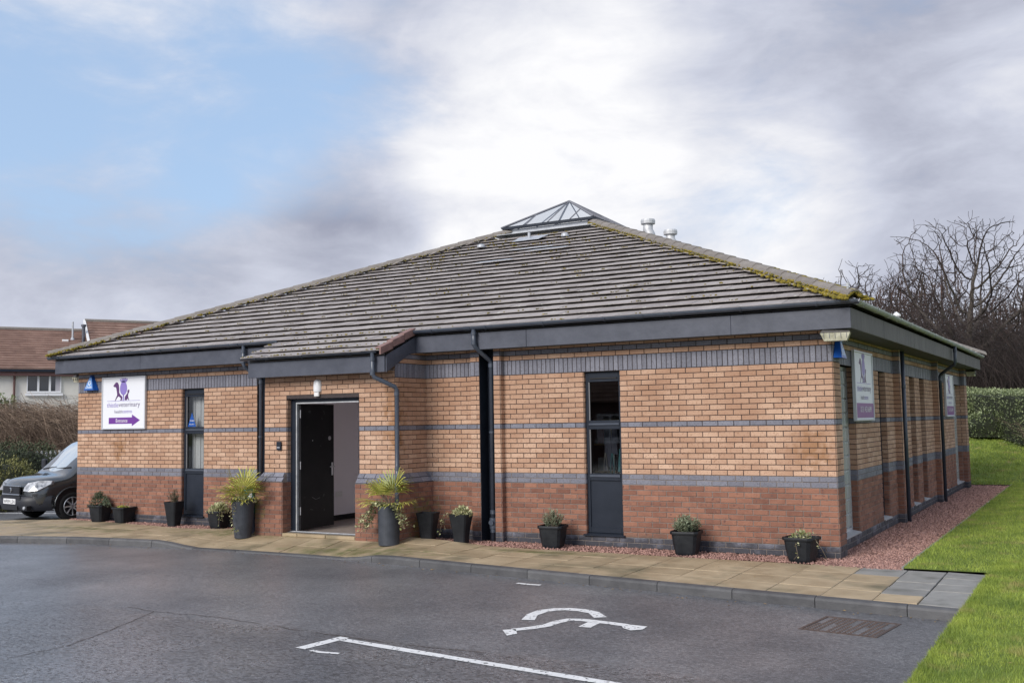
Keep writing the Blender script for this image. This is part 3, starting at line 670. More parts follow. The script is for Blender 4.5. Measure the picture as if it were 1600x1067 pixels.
# sloping plinth bricks and wider base piers of the porch
def slab_brick(P, pr, kind, r=None):
    """P: 4 corners ccw seen from outside"""
    n = (P[1] - P[0]).cross(P[3] - P[0]).normalized(); c = sum(P, Vector()) / 4
    T = [p + n * pr + (c - p) * .015 for p in P]; joined.hexa([p - n * .004 for p in P], T, R.random() if r is None else r, MI[kind])
base = MB(); BP = .11
def base_pier(x0, x1, side):   # side: +1 base also widens at x1 (east), -1 widens at x0 (west)
    xa = x0 - (BP if side < 0 else 0); xb = x1 + (BP if side > 0 else 0); yf = -PD - BP
    base.face([(xa, yf, 0), (xb, yf, 0), (xb, yf, .9), (xa, yf, .9)], m=1)
    base.face([(xa, yf, .9), (xb, yf, .9), (x1 if side > 0 else xb, -PD, 1.05), (x0 if side < 0 else xa, -PD, 1.05)], m=0)
    sx = xb if side > 0 else xa
    yy = (yf, -.004) if side > 0 else (-.004, yf)
    base.face([(sx, yy[0], 0), (sx, yy[1], 0), (sx, yy[1], .9), (sx, yy[0], .9)], m=1)
    ix = x1 if side > 0 else x0
    base.face([(sx, yf, .9), (sx, -.004, .9), (ix, -.004, 1.05), (ix, -PD, 1.05)], m=0)
    jx = x0 if side > 0 else x1
    base.face([(jx, yf, 0), (jx, -PD, 0), (jx, -PD, 1.05), (jx, yf, .9)], m=1)
    # bricks on the faces
    for c in range(0, 12):
        z0, z1 = c * CW + .005, c * CW + .07
        for (A, D, ln) in ((Vector((xa, yf, 0)), Vector((1, 0, 0)), xb - xa), (Vector((sx, yf if side > 0 else 0, 0)), Vector((0, 1 if side > 0 else -1, 0)), -yf), (Vector((jx, -PD if side > 0 else yf, 0)), Vector((0, -1 if side > 0 else 1, 0)), BP)):
            u = -.1125 * (c % 2)
            while u < ln:
                a, b = max(u + .005, .003), min(u + .22, ln - .003)
                if b - a > .02: slab_brick([A + D * a + Vector((0, 0, z0)), A + D * b + Vector((0, 0, z0)), A + D * b + Vector((0, 0, z1)), A + D * a + Vector((0, 0, z1))], .009, 'red')
                u += .225
    # two sloping rows
    for row in (0, 1):
        t0, t1 = row * .5 + .03, row * .5 + .47
        u = xa - .1 * row
        while u < xb:
            a, b = max(u + .005, xa), min(u + .22, xb)
            if b - a > .03:
                def pp(x, t):
                    x_ = x
                    if side > 0: x_ = min(x, xb - BP * t)
                    else: x_ = max(x, xa + BP * t)
                    return Vector((x_, yf + BP * t, .9 + .15 * t))
                slab_brick([pp(a, t0), pp(b, t0), pp(b, t1), pp(a, t1)], .016, 'blue')
            u += .225
        u = yf
        while u < 0 and side > 0:
            a, b = u + .005, min(u + .22, 0)
            def pq(y, t): return Vector((sx - BP * t, max(y, yf + BP * t), .9 + .15 * t))
            if b - a > .03: slab_brick([pq(a, t0), pq(b, t0), pq(b, t1), pq(a, t1)], .016, 'blue')
            u += .225
base_pier(-9.2, DX0, -1); base.build('pier_base', ['mortar_dark', 'mortar_light'], B); base = MB(); base_pier(DX1, -6.48, 1); base.build('pier_base', ['mortar_dark', 'mortar_light'], B)
tag(joined.build('brickwork', ['brick_buff', 'brick_red', 'brick_blue'], B), kind='stuff')

# black recesses that take the downpipes, with a steel column behind
for (xa, xb) in ((-10.2, -9.95), (-5.385, -5.13)):
    mb = MB(); y0 = 0 if xa < -8 else -.1125
    mb.face([(xa, .13, 0), (xb, .13, 0), (xb, .13, 3), (xa, .13, 3)]); mb.face([(xa, y0, 0), (xa, .13, 0), (xa, .13, 3), (xa, y0, 3)]); mb.face([(xb, .13, 0), (xb, y0, 0), (xb, y0, 3), (xb, .13, 3)]); mb.build('column_casing', 'frame_dark', B)
for (ya, yb) in ((5.0795, 5.35), (9.6625, 9.95)):
    mb = MB(); mb.face([(-.25, ya, 0), (-.25, yb, 0), (-.25, yb, 3), (-.25, ya, 3)]); mb.face([(0, ya, 0), (-.25, ya, 0), (-.25, ya, 3), (0, ya, 3)]); mb.face([(-.25, yb, 0), (EX, yb, 0), (EX, yb, 3), (-.25, yb, 3)]); mb.build('column_casing', 'frame_dark', B)

# roof -----------------------------------------------------------------
SL = .412; ANG = math.atan(SL); XC, YC = -15.1875 / 2, YE / 2
def rz_(y): return 3.30 + SL * (y + .39)
G = .3018      # plan gauge
mbt = MB()     # roof deck just under the tiles
z0 = 3.24; d = .36; H = 7.2
xl, xr = -15.1875 - d, d
def deckz(t): return 3.255 + SL * t - .03
kx = 6.9
for quad in ([(xl, -d), (xr, -d), (xr - kx, -d + kx), (xl + kx, -d + kx)], [(xr, -d), (xr, YE + d), (xr - kx, YE + d - kx), (xr - kx, -d + kx)], [(xr, YE + d), (xl, YE + d), (xl + kx, YE + d - kx), (xr - kx, YE + d - kx)], [(xl, YE + d), (xl, -d), (xl + kx, -d + kx), (xl + kx, YE + d - kx)]):
    mbt.face([(x, y, deckz(0) if i < 2 else deckz(kx)) for i, (x, y) in enumerate(quad)])
mbt.face([(-9.3, -1.17, deckz(-.81)), (-6.44, -1.17, deckz(-.81)), (-6.44, -.36, deckz(0)), (-9.3, -.36, deckz(0))])
roof = mbt.build('roof', 'soffit', B)
tcache = {}
TW = .30; TH = .014; LIFT = .047
TL = G / math.cos(ANG) + .07
tilt = math.atan(LIFT / (G / math.cos(ANG)))
def tile_geo(w, cutl=0, cutr=0):
    """local x across, y up the slope from the lower edge; cutl/cutr = how far the upper corners are cut in (hip)"""
    a = w / 2; g = .0015
    vs = [(-a + g, 0, 0), (a - g, 0, 0), (a - g - cutr, TL, 0), (-a + g + cutl, TL, 0), (-a + g, 0, TH), (a - g, 0, TH), (a - g - cutr, TL, TH), (-a + g + cutl, TL, TH)]
    return vs, [(0, 3, 2, 1), (4, 5, 6, 7), (0, 1, 5, 4), (1, 2, 6, 5), (2, 3, 7, 6), (3, 0, 4, 7)]
rows = []
ntiles = []
for k in range(-3, 22):
    y = -.39 + G * k if k >= 0 else (-.39 + G * k if k > -3 else -1.25)
    z = rz_(y)
    if k < 0: xa, xb = -9.38, -6.46
    else:
        xa = -15.1875 - .39 + (y + .39) + .05; xb = .39 - (y + .39) - .05
    x = xa - (k % 2) * TW / 2
    while x < xb:
        a, b = max(x, xa), min(x + TW, xb)
        if b - a > .04: ntiles.append((a, b, y, z, k))
        x += TW
def tsize(t):
    a, b, y, z, k = t; d = Vector(CAM) - Vector(((a + b) / 2, y, z)); n = Vector((0, -SL, 1)).normalized(); return (b - a) * max(0, d.normalized().dot(n)) / d.length ** 2
ordt = sorted(range(len(ntiles)), key=lambda i: -tsize(ntiles[i])); st = set(ordt[:298]); restt = MB()
rotx = Matrix.Rotation(ANG - tilt, 3, 'X')
for i, (a, b, y, z, k) in enumerate(ntiles):
    w = b - a; v = R.randrange(8); up = z + .004 + R.uniform(-.003, .003)
    if i in st:
        key = (round(w, 2), v)
        if key not in tcache:
            q = MB(); vs, fs = tile_geo(w); q.add([rotx @ Vector(p) for p in vs], fs, (v + .5) / 8); o = q.build('roof_tile', 'tile_grey', roof); tcache[key] = o.data
        else: o = link(bpy.data.objects.new('roof_tile', tcache[key])); o.parent = roof
        o.location = ((a + b) / 2, y, up)
    else:
        vs, fs = tile_geo(w); restt.add([rotx @ Vector(p) + Vector(((a + b) / 2, y, up)) for p in vs], fs, R.random())
# the other three slopes, hidden from the car park: courses of tiles in long runs
for k in range(22):
    t = G * k
    for side in range(3):
        if side == 0: A = Vector((.39 - t, -.39 + t, 0)); D = Vector((0, 1, 0)); ln = YE + .78 - 2 * t; I = Vector((-1, 0, 0))
        elif side == 1: A = Vector((.39 - t, YE + .39 - t, 0)); D = Vector((-1, 0, 0)); ln = 15.1875 + .78 - 2 * t; I = Vector((0, -1, 0))
        else: A = Vector((-15.1875 - .39 + t, YE + .39 - t, 0)); D = Vector((0, -1, 0)); ln = YE + .78 - 2 * t; I = Vector((1, 0, 0))
        z = 3.304 + SL * t; u = .05
        while u < ln - .05:
            e = min(u + .6, ln - .05); p = A + D * u; q_ = A + D * e; zz1 = z + math.sin(ANG - tilt) * TL; h = I * math.cos(ANG - tilt) * TL
            vs = [p + Vector((0, 0, z)), q_ + Vector((0, 0, z)), q_ + h + Vector((0, 0, zz1)), p + h + Vector((0, 0, zz1))]
            restt.hexa(vs, [v_ + Vector((0, 0, TH)) for v_ in vs], R.random()); u = e + .003
tag(restt.build('tile_courses', 'tile_grey', roof), kind='stuff')
# hip tiles
def hip(x0, y0, dx, dy, n=24, single=True):
    L_ = 6.95 / n; dirv = Vector((dx, dy, SL)); dl = dirv.normalized(); sidev = Vector((dy, -dx, 0)).normalized(); up = sidev.cross(dl).normalized()
    if up.z < 0: up = -up
    for i in range(n):
        p = Vector((x0, y0, 3.30)) + dirv * (i * L_); q = MB(); ln = L_ * dirv.length + .05; vs = []
        for s_, lf in ((0, .013), (ln, .0)):
            for (w_, h_) in ((-.125, .005), (-.10, .060), (-.045, .100), (.045, .100), (.10, .060), (.125, .005)): vs.append(dl * s_ + sidev * w_ + up * (h_ + lf))
            for (w_, h_) in ((-.105, .0), (-.085, .048), (-.04, .082), (.04, .082), (.085, .048), (.105, .0)): vs.append(dl * s_ + sidev * w_ + up * (h_ + lf))
        fs = [(j, j + 1, 12 + j + 1, 12 + j) for j in range(5)] + [(6 + j, 12 + 6 + j, 12 + 6 + j + 1, 6 + j + 1) for j in range(5)] + [(j, 6 + j, 6 + j + 1, j + 1) for j in range(5)] + [(12 + j, 12 + j + 1, 18 + j + 1, 18 + j) for j in range(5)]
        q.add(vs, fs, R.random()); o = q.build('hip_tile', 'tile_hip', roof); o.location = p + Vector((0, 0, .012))
hip(.40, -.40, -1, 1); hip(-15.5875, -.40, 1, 1); hip(.40, YE + .40, -1, -1, 12); hip(-15.5875, YE + .40, 1, -1, 12)
# mortar bedding under the hips, visible as a dark line
# moss: lumps along the hips and specks on the tiles
mv = []; mf = []; mr_ = []
ico_v = np.array([(0, 0, 1), (.89, 0, .45), (.28, .85, .45), (-.72, .53, .45), (-.72, -.53, .45), (.28, -.85, .45), (.72, .53, -.45), (-.28, .85, -.45), (-.89, 0, -.45), (-.28, -.85, -.45), (.72, -.53, -.45), (0, 0, -1)])
ico_f = np.array([(0, 1, 2), (0, 2, 3), (0, 3, 4), (0, 4, 5), (0, 5, 1), (1, 6, 2), (2, 7, 3), (3, 8, 4), (4, 9, 5), (5, 10, 1), (6, 7, 2), (7, 8, 3), (8, 9, 4), (9, 10, 5), (10, 6, 1), (11, 7, 6), (11, 8, 7), (11, 9, 8), (11, 10, 9), (11, 6, 10)])
def lump(p, s, flat=.6, r=None):
    o = len(mv) * 12; mv.append(ico_v * np.array([s * R.uniform(.7, 1.5), s * R.uniform(.7, 1.5), s * flat]) * (1 + rng.uniform(-.3, .3, (12, 1))) + np.array(p)); mf.append(ico_f + o); mr_.extend([R.random() if r is None else r] * 20)
def moss_hip(x0, dx, n, dens):
    for i in range(n):
        t = 6.9 * R.random() ** dens
        if R.random() > .25 + .75 * (noise.noise(Vector((t * 2.2, x0, 0))) + .45) and t > 1.6: continue
        side = R.gauss(0, .07) if t > 1.5 else R.gauss(0, .10)
        # across the hip, towards the camera side mostly
        if t > 1.5: side = abs(side) * .6 + .08 if R.random() < .75 else side
        x = x0 + dx * t - dx * side * .7 * (-1); y = -.40 + t - side * .7
        h = 3.312 + SL * t + max(.03, .105 - abs(side) * .75) - (abs(side) > .13) * .03
        s = R.uniform(.009, .024) * (1.3 if t < 1.5 else .9); lump((x - dx * 0, y, h - .004), s, .75, min(1, max(0, R.gauss(.55, .3))))
moss_hip(.40, -1, 4200, 1.9); moss_hip(-15.5875, 1, 2200, 2.3)
for i in range(900):     # specks at the tile edges
    k = int(22 * R.random()); y = -.39 + G * k + R.uniform(-.0, .03); x = R.uniform(-15.3 + y, .2 - y)
    if noise.noise(Vector((x * .8, k * .7, 3))) < -.05: continue
    for j in range(R.randint(1, 3)): lump((x + R.gauss(0, .05), y, rz_(y) + .026 + R.uniform(-.01, .003)), R.uniform(.008, .02), .6)
for i in range(120):
    y = -.39 - G * R.randint(0, 3) + R.uniform(0, .03); lump((R.uniform(-9.35, -6.5), max(y, -1.24), rz_(max(y, -1.24)) + .024), R.uniform(.008, .022), .6)
tag(npmesh('moss', np.concatenate(mv), np.concatenate(mf), mr_, 'moss', roof, smooth=True), kind='stuff')
# fascias and soffits
FD = .322; FB, FT = 2.95, 3.215
def board(name, a, b, matn='paint_grey'): q = MB(); q.box(a, b, bev=.004); return q.build(name, matn, B)
for a_, b_ in ((-15.1875 - FD, -12.95), (-12.946, -9.30), (-6.60, -4.42), (-4.416, -1.25), (-1.248, FD)): board('fascia_board', (a_, -FD + R.uniform(0, .0015), FB), (b_, -FD + .022, FT))
[board('fascia_board', (FD - .022, a_, FB), (FD + R.uniform(0, .0015), b_, FT), 'paint_side') for a_, b_ in ((-FD + .0222, 1.9), (1.905, 4.6), (4.605, 8.2), (8.205, 11.8), (11.805, YE + FD))]; board('fascia_board', (-15.1875 - FD, -FD + .0222, FB), (-15.1875 - FD + .022, YE + FD, FT), 'paint_grey'); board('fascia_board', (-15.1875 - FD + .0222, YE + FD - .022, FB), (FD - .0222, YE + FD, FT))
q = MB()
q.box((-15.1875 - FD + .023, -FD + .023, FB + .012), (FD - .023, .03, FB + .03)); q.box((-.4, .031, FB + .012), (FD - .023, YE + FD - .023, FB + .03)); q.box((-15.1875 - FD + .023, .031, FB + .012), (-15.1875, YE + FD - .023, FB + .03)); q.box((-15.187, YE, FB + .012), (-.41, YE + FD - .023, FB + .03))
q.box((-9.29, -1.09, 2.655), (-6.475, -PD - .012, 2.67))
q.build('soffit', 'soffit', B)
# porch fascia: front board and raking side boards
PF = -1.12
board('fascia_board', (-9.32, PF, 2.625), (-6.472, PF + .022, 2.885))
for xs0 in (-6.470, -9.345):
    q = MB(); za = lambda y: 2.885 + SL * (y - PF)
    poly = [(xs0, PF + .0225, 2.625), (xs0, PF + .0225, 2.885), (xs0, -FD + .0, za(-FD)), (xs0, -FD + .0, 2.952), (xs0, -.50, 2.925)]
    q.prism(poly, (.022, 0, 0)); q.build('barge_board', 'paint_grey', B)
# verge tiles on the porch's east edge
for k in range(3):
    ya = -1.27 + .30 * k; yb = ya + .31; zf = lambda y: rz_(y) + .012; q = MB(); l = .022
    q.prism([(-6.455, ya, zf(ya) + l - .085), (-6.455, ya, zf(ya) + l + .012), (-6.455, yb, zf(yb) + .012), (-6.455, yb, zf(yb) - .085)], (.03, 0, 0), r=R.random())
    q.prism([(-6.54, ya, zf(ya) + l + .012), (-6.54, ya, zf(ya) + l + .026), (-6.54, yb, zf(yb) + .026), (-6.54, yb, zf(yb) + .012)], (.115, 0, 0), r=R.random())
    q.build('verge_tile', 'tile_verge', roof)
# gutters
def gutter(p0, p1, n, matn='pvc_dark', brk=1.0, joints=()):
    p0, p1 = Vector(p0), Vector(p1); d = (p1 - p0).normalized(); n = Vector(n); q = MB(); vs = []; K = 9; rad = .056
    for p in (p0, p1):
        for j in range(K):
            t = PI * j / (K - 1); vs.append(p + n * (math.cos(t) * rad) + Vector((0, 0, -math.sin(t) * rad)))
        for j in range(K):
            t = PI * j / (K - 1); vs.append(p + n * (math.cos(t) * (rad - .004)) + Vector((0, 0, -math.sin(t) * (rad - .004))))
    fs = [(j, j + 1, 2 * K + j + 1, 2 * K + j) for j in range(K - 1)] + [(K + j, 2 * K + K + j, 2 * K + K + j + 1, K + j + 1) for j in range(K - 1)] + [(0, 2 * K, 3 * K, K), (K - 1, 2 * K - 1, 4 * K - 1, 3 * K - 1)]
    fs += [(j, K + j, K + j + 1, j + 1) for j in range(K - 1)]
    q.add(vs, fs); o = q.build('gutter', matn, B)
    ln = (p1 - p0).length; u = .35
    def band(u, w, ex, nm):
        q = MB(); vs = []
        for s_ in (u - w, u + w):
            for j in range(K):
                t = PI * j / (K - 1); vs.append(p0 + d * s_ + n * (math.cos(t) * (rad + ex)) + Vector((0, 0, -math.sin(t) * (rad + ex) + .002)))
        for s_ in (u - w, u + w):
            for j in range(K):
                t = PI * j / (K - 1); vs.append(p0 + d * s_ + n * (math.cos(t) * (rad - .001)) + Vector((0, 0, -math.sin(t) * (rad - .001))))
        q.add(vs, [(j, j + 1, K + j + 1, K + j) for j in range(K - 1)] + [(j, 2 * K + j, 2 * K + j + 1, j + 1) for j in range(K - 1)] + [(K + j, 3 * K + j, 3 * K + j + 1, K + j + 1) for j in range(K - 1)]); q.build(nm, matn if matn != 'gutter_sky_gleam' else matn, o)
    while u < ln: band(u, .014, .010, 'gutter_bracket'); u += brk
    for j in joints: band(j, .055, .007, 'gutter_joint')
    return o
GZ = 3.305; GY = -FD - .062
mat('gutter_sky_gleam', (.34, .36, .375), (.46, .48, .50), noise_s=5, rough=.45, detail=6)  # paler than the front gutters: the sky's gleam is put into the colour
gutter((-15.1875 - FD - .12, GY, GZ - .01), (-9.33, GY, GZ), (0, -1, 0), joints=(2.9, 5.1)); gutter((-6.43, GY, GZ), (FD + .12, GY, GZ), (0, -1, 0), joints=(1.02, 3.9))
gutter((-9.42, PF - .062, GZ - .335), (-6.56, PF - .062, GZ - .335), (0, -1, 0), joints=(.6,))
gutter((FD + .062, -FD + .06, GZ), (FD + .062, YE + FD, GZ), (1, 0, 0), 'gutter_sky_gleam', .9, joints=(2.8, 6.8, 9.6)); gutter((-15.1875 - FD - .062, YE + FD, GZ), (-15.1875 - FD - .062, -FD + .06, GZ), (-1, 0, 0))
# downpipes
def pipe(pts, rad=.034, matn='pvc_dark', collars=()):
    q = MB(); q.tube(pts, rad, 12); o = q.build('downpipe', matn, B, smooth=True)
    for (a, b) in collars: q = MB(); q.tube([a, b], rad + .007, 12); q.build('pipe_collar', matn, o)
    return o
def col(x, y, z, h=.06): return ((x, y, z), (x, y, z + h))
x = -5.31; yg = GY
pipe([(x, yg, 3.27), (x, yg, 3.03), (x + .015, yg + .02, 2.985), (x + .10, -.11, 2.80), (x + .115, -.075, 2.76), (x + .115, -.075, -.03)], .036, collars=[col(x, yg, 3.17, .05), col(x, yg, 3.02, .05), col(x + .115, -.075, 2.68), col(x + .115, -.075, 1.66, .03), col(x + .115, -.075, .42), col(x + .115, -.075, .14)])
q = MB(); q.tube([(x + .115, -.075, .20), (x + .115, -.075, .36)], .055, 12); q.tube([(x + .115, -.10, .29), (x + .115, -.145, .29)], .042, 12); q.build('access_cap', 'pvc_dark', B)
x = -6.655; y = PF - .062
pipe([(x, y, 2.93), (x, y, 2.60), (x + .02, y + .01, 2.55), (-6.42, -.93, 2.40), (-6.405, -.90, 2.35), (-6.405, -.90, 1.10), (-6.39, -.92, 1.04), (-6.33, -1.02, .90), (-6.32, -1.03, .84), (-6.32, -1.03, .02)], .034, collars=[col(x, y, 2.80, .045), col(x, y, 2.58, .05), col(-6.405, -.90, 2.26), col(-6.405, -.90, 1.12), col(-6.32, -1.03, .42), col(-6.32, -1.03, .15)])
x = -10.17
pipe([(x, GY, 3.27), (x, GY, 2.93), (x + .01, GY + .02, 2.88), (-10.09, -.10, 2.70), (-10.06, -.06, 2.65), (-10.06, -.06, -.02)], .034, collars=[col(x, GY, 3.13, .05), col(x, GY, 2.95, .05), col(-10.06, -.06, 2.58), col(-10.06, -.06, 1.62, .03)])
yv = 9.45
pipe([(FD + .062, yv, 3.27), (FD + .062, yv, 2.92), (FD + .04, yv + .01, 2.87), (.06, yv + .33, 2.70), (.02, yv + .36, 2.65), (.02, yv + .36, 0)], .034, collars=[col(FD + .062, yv, 3.13, .05), col(.02, yv + .36, 2.55)])
yv = 5.22
pipe([(.02, yv, 2.95), (.02, yv, 0)], .034, collars=[col(.02, yv, 2.3), col(.02, yv, 1.4, .03)])
# corner rod on the roof
q = MB(); q.tube([(.31, -.37, 3.30), (.31, -.37, 3.49)], .013, 8); q.tube([(.31, -.37, 3.47), (.31, -.37, 3.52)], .02, 8); q.build('roof_rod', 'galv', B)
# skylight
sk = link(bpy.data.objects.new('skylight', None)); sk.parent = B
SX0, SX1, SY0, SY1 = -8.68, -6.51, 6.47, 8.55; q = MB()
q.box((SX0, SY0, 5.9), (SX1, SY1, 6.235)); q.build('curb', 'lead', sk)
q = MB(); zz_r = lambda y: 3.30 + SL * (y + .39) + (.068 if y < 6.3 else .0)
for P_ in ([(-8.98, 6.20, zz_r(6.20)), (-6.22, 6.20, zz_r(6.20)), (SX1 + .02, SY0 - .003, zz_r(6.47)), (SX0 - .02, SY0 - .003, zz_r(6.47))], [(-8.98, 6.20, zz_r(6.20)), (SX0 - .02, SY0 - .003, zz_r(6.47)), (SX0 - .02, SY1, zz_r(6.47)), (-8.98, SY1 + .28, zz_r(6.20))], [(SX1 + .02, SY0 - .003, zz_r(6.47)), (-6.22, 6.20, zz_r(6.20)), (-6.22, SY1 + .28, zz_r(6.20)), (SX1 + .02, SY1, zz_r(6.47))]): q.hexa(P_, [(a, b, c + .012) for a, b, c in P_])
q.build('flashing', 'lead', sk)
q = MB()
for a, b in (((SX0 - .1, SY0 - .09, 6.236), (SX1 + .08, SY0 - .02, 6.30)), ((SX0 - .1, SY1 + .02, 6.236), (SX1 + .08, SY1 + .09, 6.30)), ((SX0 - .1, SY0 - .0195, 6.236), (SX0 - .03, SY1 + .0195, 6.30)), ((SX1 + .01, SY0 - .0195, 6.236), (SX1 + .08, SY1 + .0195, 6.30))): q.box(a, b, bev=.006)
q.build('glazing_frame', 'frame_dark', sk)
AP = Vector((-7.55, 7.42, 6.95)); cor = [Vector((SX0 - .06, SY0 - .05, 6.31)), Vector((SX1 + .04, SY0 - .05, 6.31)), Vector((SX1 + .04, SY1 + .05, 6.31)), Vector((SX0 - .06, SY1 + .05, 6.31))]
cor_over = cor[0] + (cor[0] - AP) * .05
mat('glazing_bar', (.17, .17, .19), rough=.4)
def bar(a, b, rad=.022): q = MB(); q.tube([a, b], rad, 4); q.build('glazing_bar', 'glazing_bar', sk)
for i, c in enumerate(cor):
    bar(AP, cor_over if i == 0 else c, .026)
    n_ = cor[(i + 1) % 4]
    for f in (.25, .5, .75):
        base_p = c.lerp(n_, f); tops = AP if f == .5 else (AP.lerp(c, .5) if f < .5 else AP.lerp(n_, .5)); bar(base_p, tops, .016)
    q = MB(); q.face([c, n_, AP]); q.build('glass_pane', 'glass_sky', sk)
# roof vents
def vent(x, y, h, rad, cap=True):
    z = 3.3 + SL * (.39 - x); v = thing_part = link(bpy.data.objects.new('roof_vent', None)); v.parent = roof; v.location = (x, y, z)
    q = MB(); q.tube([(0.06, 0, -.05), (.05, 0, h * .38), (-.005, 0, h * .62), (0, 0, h)], rad, 14); q.build('duct', 'galv', v, smooth=True)
    if cap: q = MB(); q.lathe([(rad, h - .06), (rad + .05, h - .055), (rad + .055, h + .01), (rad + .04, h + .05), (0, h + .06)], n=16); q.build('cowl', 'galv', v)
vent(-5.83, 8, .50, .115); vent(-5.29, 8, .42, .105); vent(-4.88, 8, .13, .035, False)
z = 3.3 + SL * .6
q = MB(); q.lathe([(.035, 0), (.035, .12)], n=10); q.lathe([(.075, .10), (.075, .13), (0, .19)], n=12); o = q.build('flue_cap', 'white_paint', roof); o.location = (-.22, 6.3, z + .02)
# lead slate with a small pipe, ventilation tiles
def on_roof(x, y, dz=.03): return Vector((x, y, rz_(y) + dz))
q = MB(); a = on_roof(-7.95, 5.42, .045); b = on_roof(-7.30, 5.42, .045); c = on_roof(-7.20, 5.72, .052); d = on_roof(-7.95, 5.72, .052); q.hexa([a, b, c, d], [p + Vector((0, 0, .008)) for p in (a, b, c, d)]); q.tube([on_roof(-7.62, 5.58), on_roof(-7.62, 5.58, .17)], .03, 8); q.build('flashing', 'lead', roof)
for (x, y) in ((-6.65, 5.4), (-8.67, 5.28)): q = MB(); q.lathe([(.09, 0), (.085, .05), (.05, .075), (0, .08)], n=14); o = q.build('vent_tile', 'lead', roof); o.location = on_roof(x, y, .03)
for (x0, x1, y) in ((-7.5, -6.5, 4.56), (-7.0, -6.05, 4.32), (-7.9, -7.0, 3.73)):
    q = MB(); a = on_roof(x0, y - .05, .060); b = on_roof(x1, y - .05, .060); c = on_roof(x1, y + .06, .050); d = on_roof(x0 + .15, y + .06, .050); q.hexa([a, b, c, d], [p + Vector((0, 0, .004)) for p in (a, b, c, d)]); q.build('flashing', 'lead', roof)

# windows ---------------------------------------------------------------
def tall_window(x0, x1, sticker=False):
    w = link(bpy.data.objects.new('window', None)); w.parent = B; w.location = (x0, RD - .045, 0); W_ = x1 - x0
    q = MB(); f = .055
    def bx(a, b, m=0): q.box(a, b, bev=.004)
    bx((0.004, 0, .19), (f, .06, 2.545)); bx((W_ - f, 0, .19), (W_ - .004, .06, 2.545)); bx((f, 0, 2.40), (W_ - f, .06, 2.545)); bx((f, 0, 1.70), (W_ - f, .06, 1.83)); bx((f, 0, .95), (W_ - f, .06, 1.05)); bx((f, 0, .19), (W_ - f, .06, .27))
    q.build('window_frame', 'frame_dark', w)
    for za, zb in ((1.76, 1.79), (1.0, 1.035)): q = MB(); q.box((f, -.014, za), (W_ - f, .0, zb), bev=.003); q.build('glazing_bead', 'pvc_dark', w)
    q = MB(); q.box((f + .03, -.014, 2.44), (W_ - f - .02, .0, 2.462), bev=.003); q.build('trickle_vent', 'ink_black', w)
    q = MB(); q.box((f, .02, .27), (W_ - f, .04, .95)); q.build('panel', 'frame_dark', w)
    for a, b in ((1.83, 2.40), (1.05, 1.70)): q = MB(); q.box((f, .028, a), (W_ - f, .034, b)); q.build('glass_pane', 'glass', w)
    for a, b in ((1.83, 2.40), (1.05, 1.70)): q = MB(); q.box((f + .001, .008, a), (f + .016, .027, b)); q.build('spacer', 'cloth_grey', w)
    q = MB(); q.prism([(-.03, -.10, .152), (-.03, -.10, .17), (-.03, .06, .195), (-.03, .06, .152)], (W_ + .06, 0, 0)); q.build('sill', 'frame_dark', w)
    return w
tall_window(*W1); tall_window(*W2)
# interior behind the windows
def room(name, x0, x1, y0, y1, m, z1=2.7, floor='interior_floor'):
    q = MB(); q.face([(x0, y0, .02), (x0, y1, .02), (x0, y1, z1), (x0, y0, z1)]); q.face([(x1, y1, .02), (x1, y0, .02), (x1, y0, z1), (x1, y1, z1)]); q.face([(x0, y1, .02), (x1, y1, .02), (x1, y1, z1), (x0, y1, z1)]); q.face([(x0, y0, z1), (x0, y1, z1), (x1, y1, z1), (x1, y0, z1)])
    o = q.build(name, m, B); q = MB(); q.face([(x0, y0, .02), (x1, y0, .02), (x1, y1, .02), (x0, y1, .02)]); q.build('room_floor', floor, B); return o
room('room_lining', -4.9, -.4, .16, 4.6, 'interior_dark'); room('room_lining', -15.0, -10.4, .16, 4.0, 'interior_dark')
# lobby behind the open door
q = MB(); _0 = 0
q.face([(-9.30, .02, .07), (-9.30, 2.3, .07), (-9.30, 2.3, 2.7), (-9.30, .02, 2.7)]); q.face([(-9.09, -.74, .07), (-9.09, .02, .07), (-9.09, .02, 2.7), (-9.09, -.74, 2.7)]); q.face([(-9.30, .02, .07), (-9.30, .02, 2.7), (-9.09, .02, 2.7), (-9.09, .02, .07)])
q.face([(-9.3, 2.3, .07), (-7.0, 2.3, .07), (-7.0, 2.3, 2.7), (-9.3, 2.3, 2.7)]); q.face([(-7.0, 2.3, .07), (-7.0, -.74, .07), (-7.0, -.74, 2.7), (-7.0, 2.3, 2.7)]); q.face([(-9.3, -.74, 2.7), (-9.3, 2.3, 2.7), (-6.6, 2.3, 2.7), (-6.6, -.74, 2.7)])  # unseen back and right walls, set close to bounce daylight onto the left
q.build('lobby_lining', 'interior_wall', B)
q = MB(); q.face([(-9.3, -.80, .072), (-6.6, -.80, .072), (-6.6, 4, .072), (-9.3, 4, .072)]); q.build('lobby_floor', 'interior_floor', B)
q = MB(); q.box((-9.298, .03, .075), (-9.28, 2.28, .17)); q.build('skirting', 'door_black', B)
q = MB(); q.box((-9.299, 1.08, .50), (-9.288, 1.27, .60), bev=.003); q.build('wall_socket', 'white_paint', B)
q = MB(); q.box((DX0 + .01, -PD + .004, .055), (DX1 - .01, -.79, .086), bev=.003); q.build('door_step', 'kerb', B)
q = MB(); q.box((DX0 + .01, -.79 + .003, .060), (DX1 - .01, -.72, .094), bev=.003); q.build('threshold', 'galv', B)
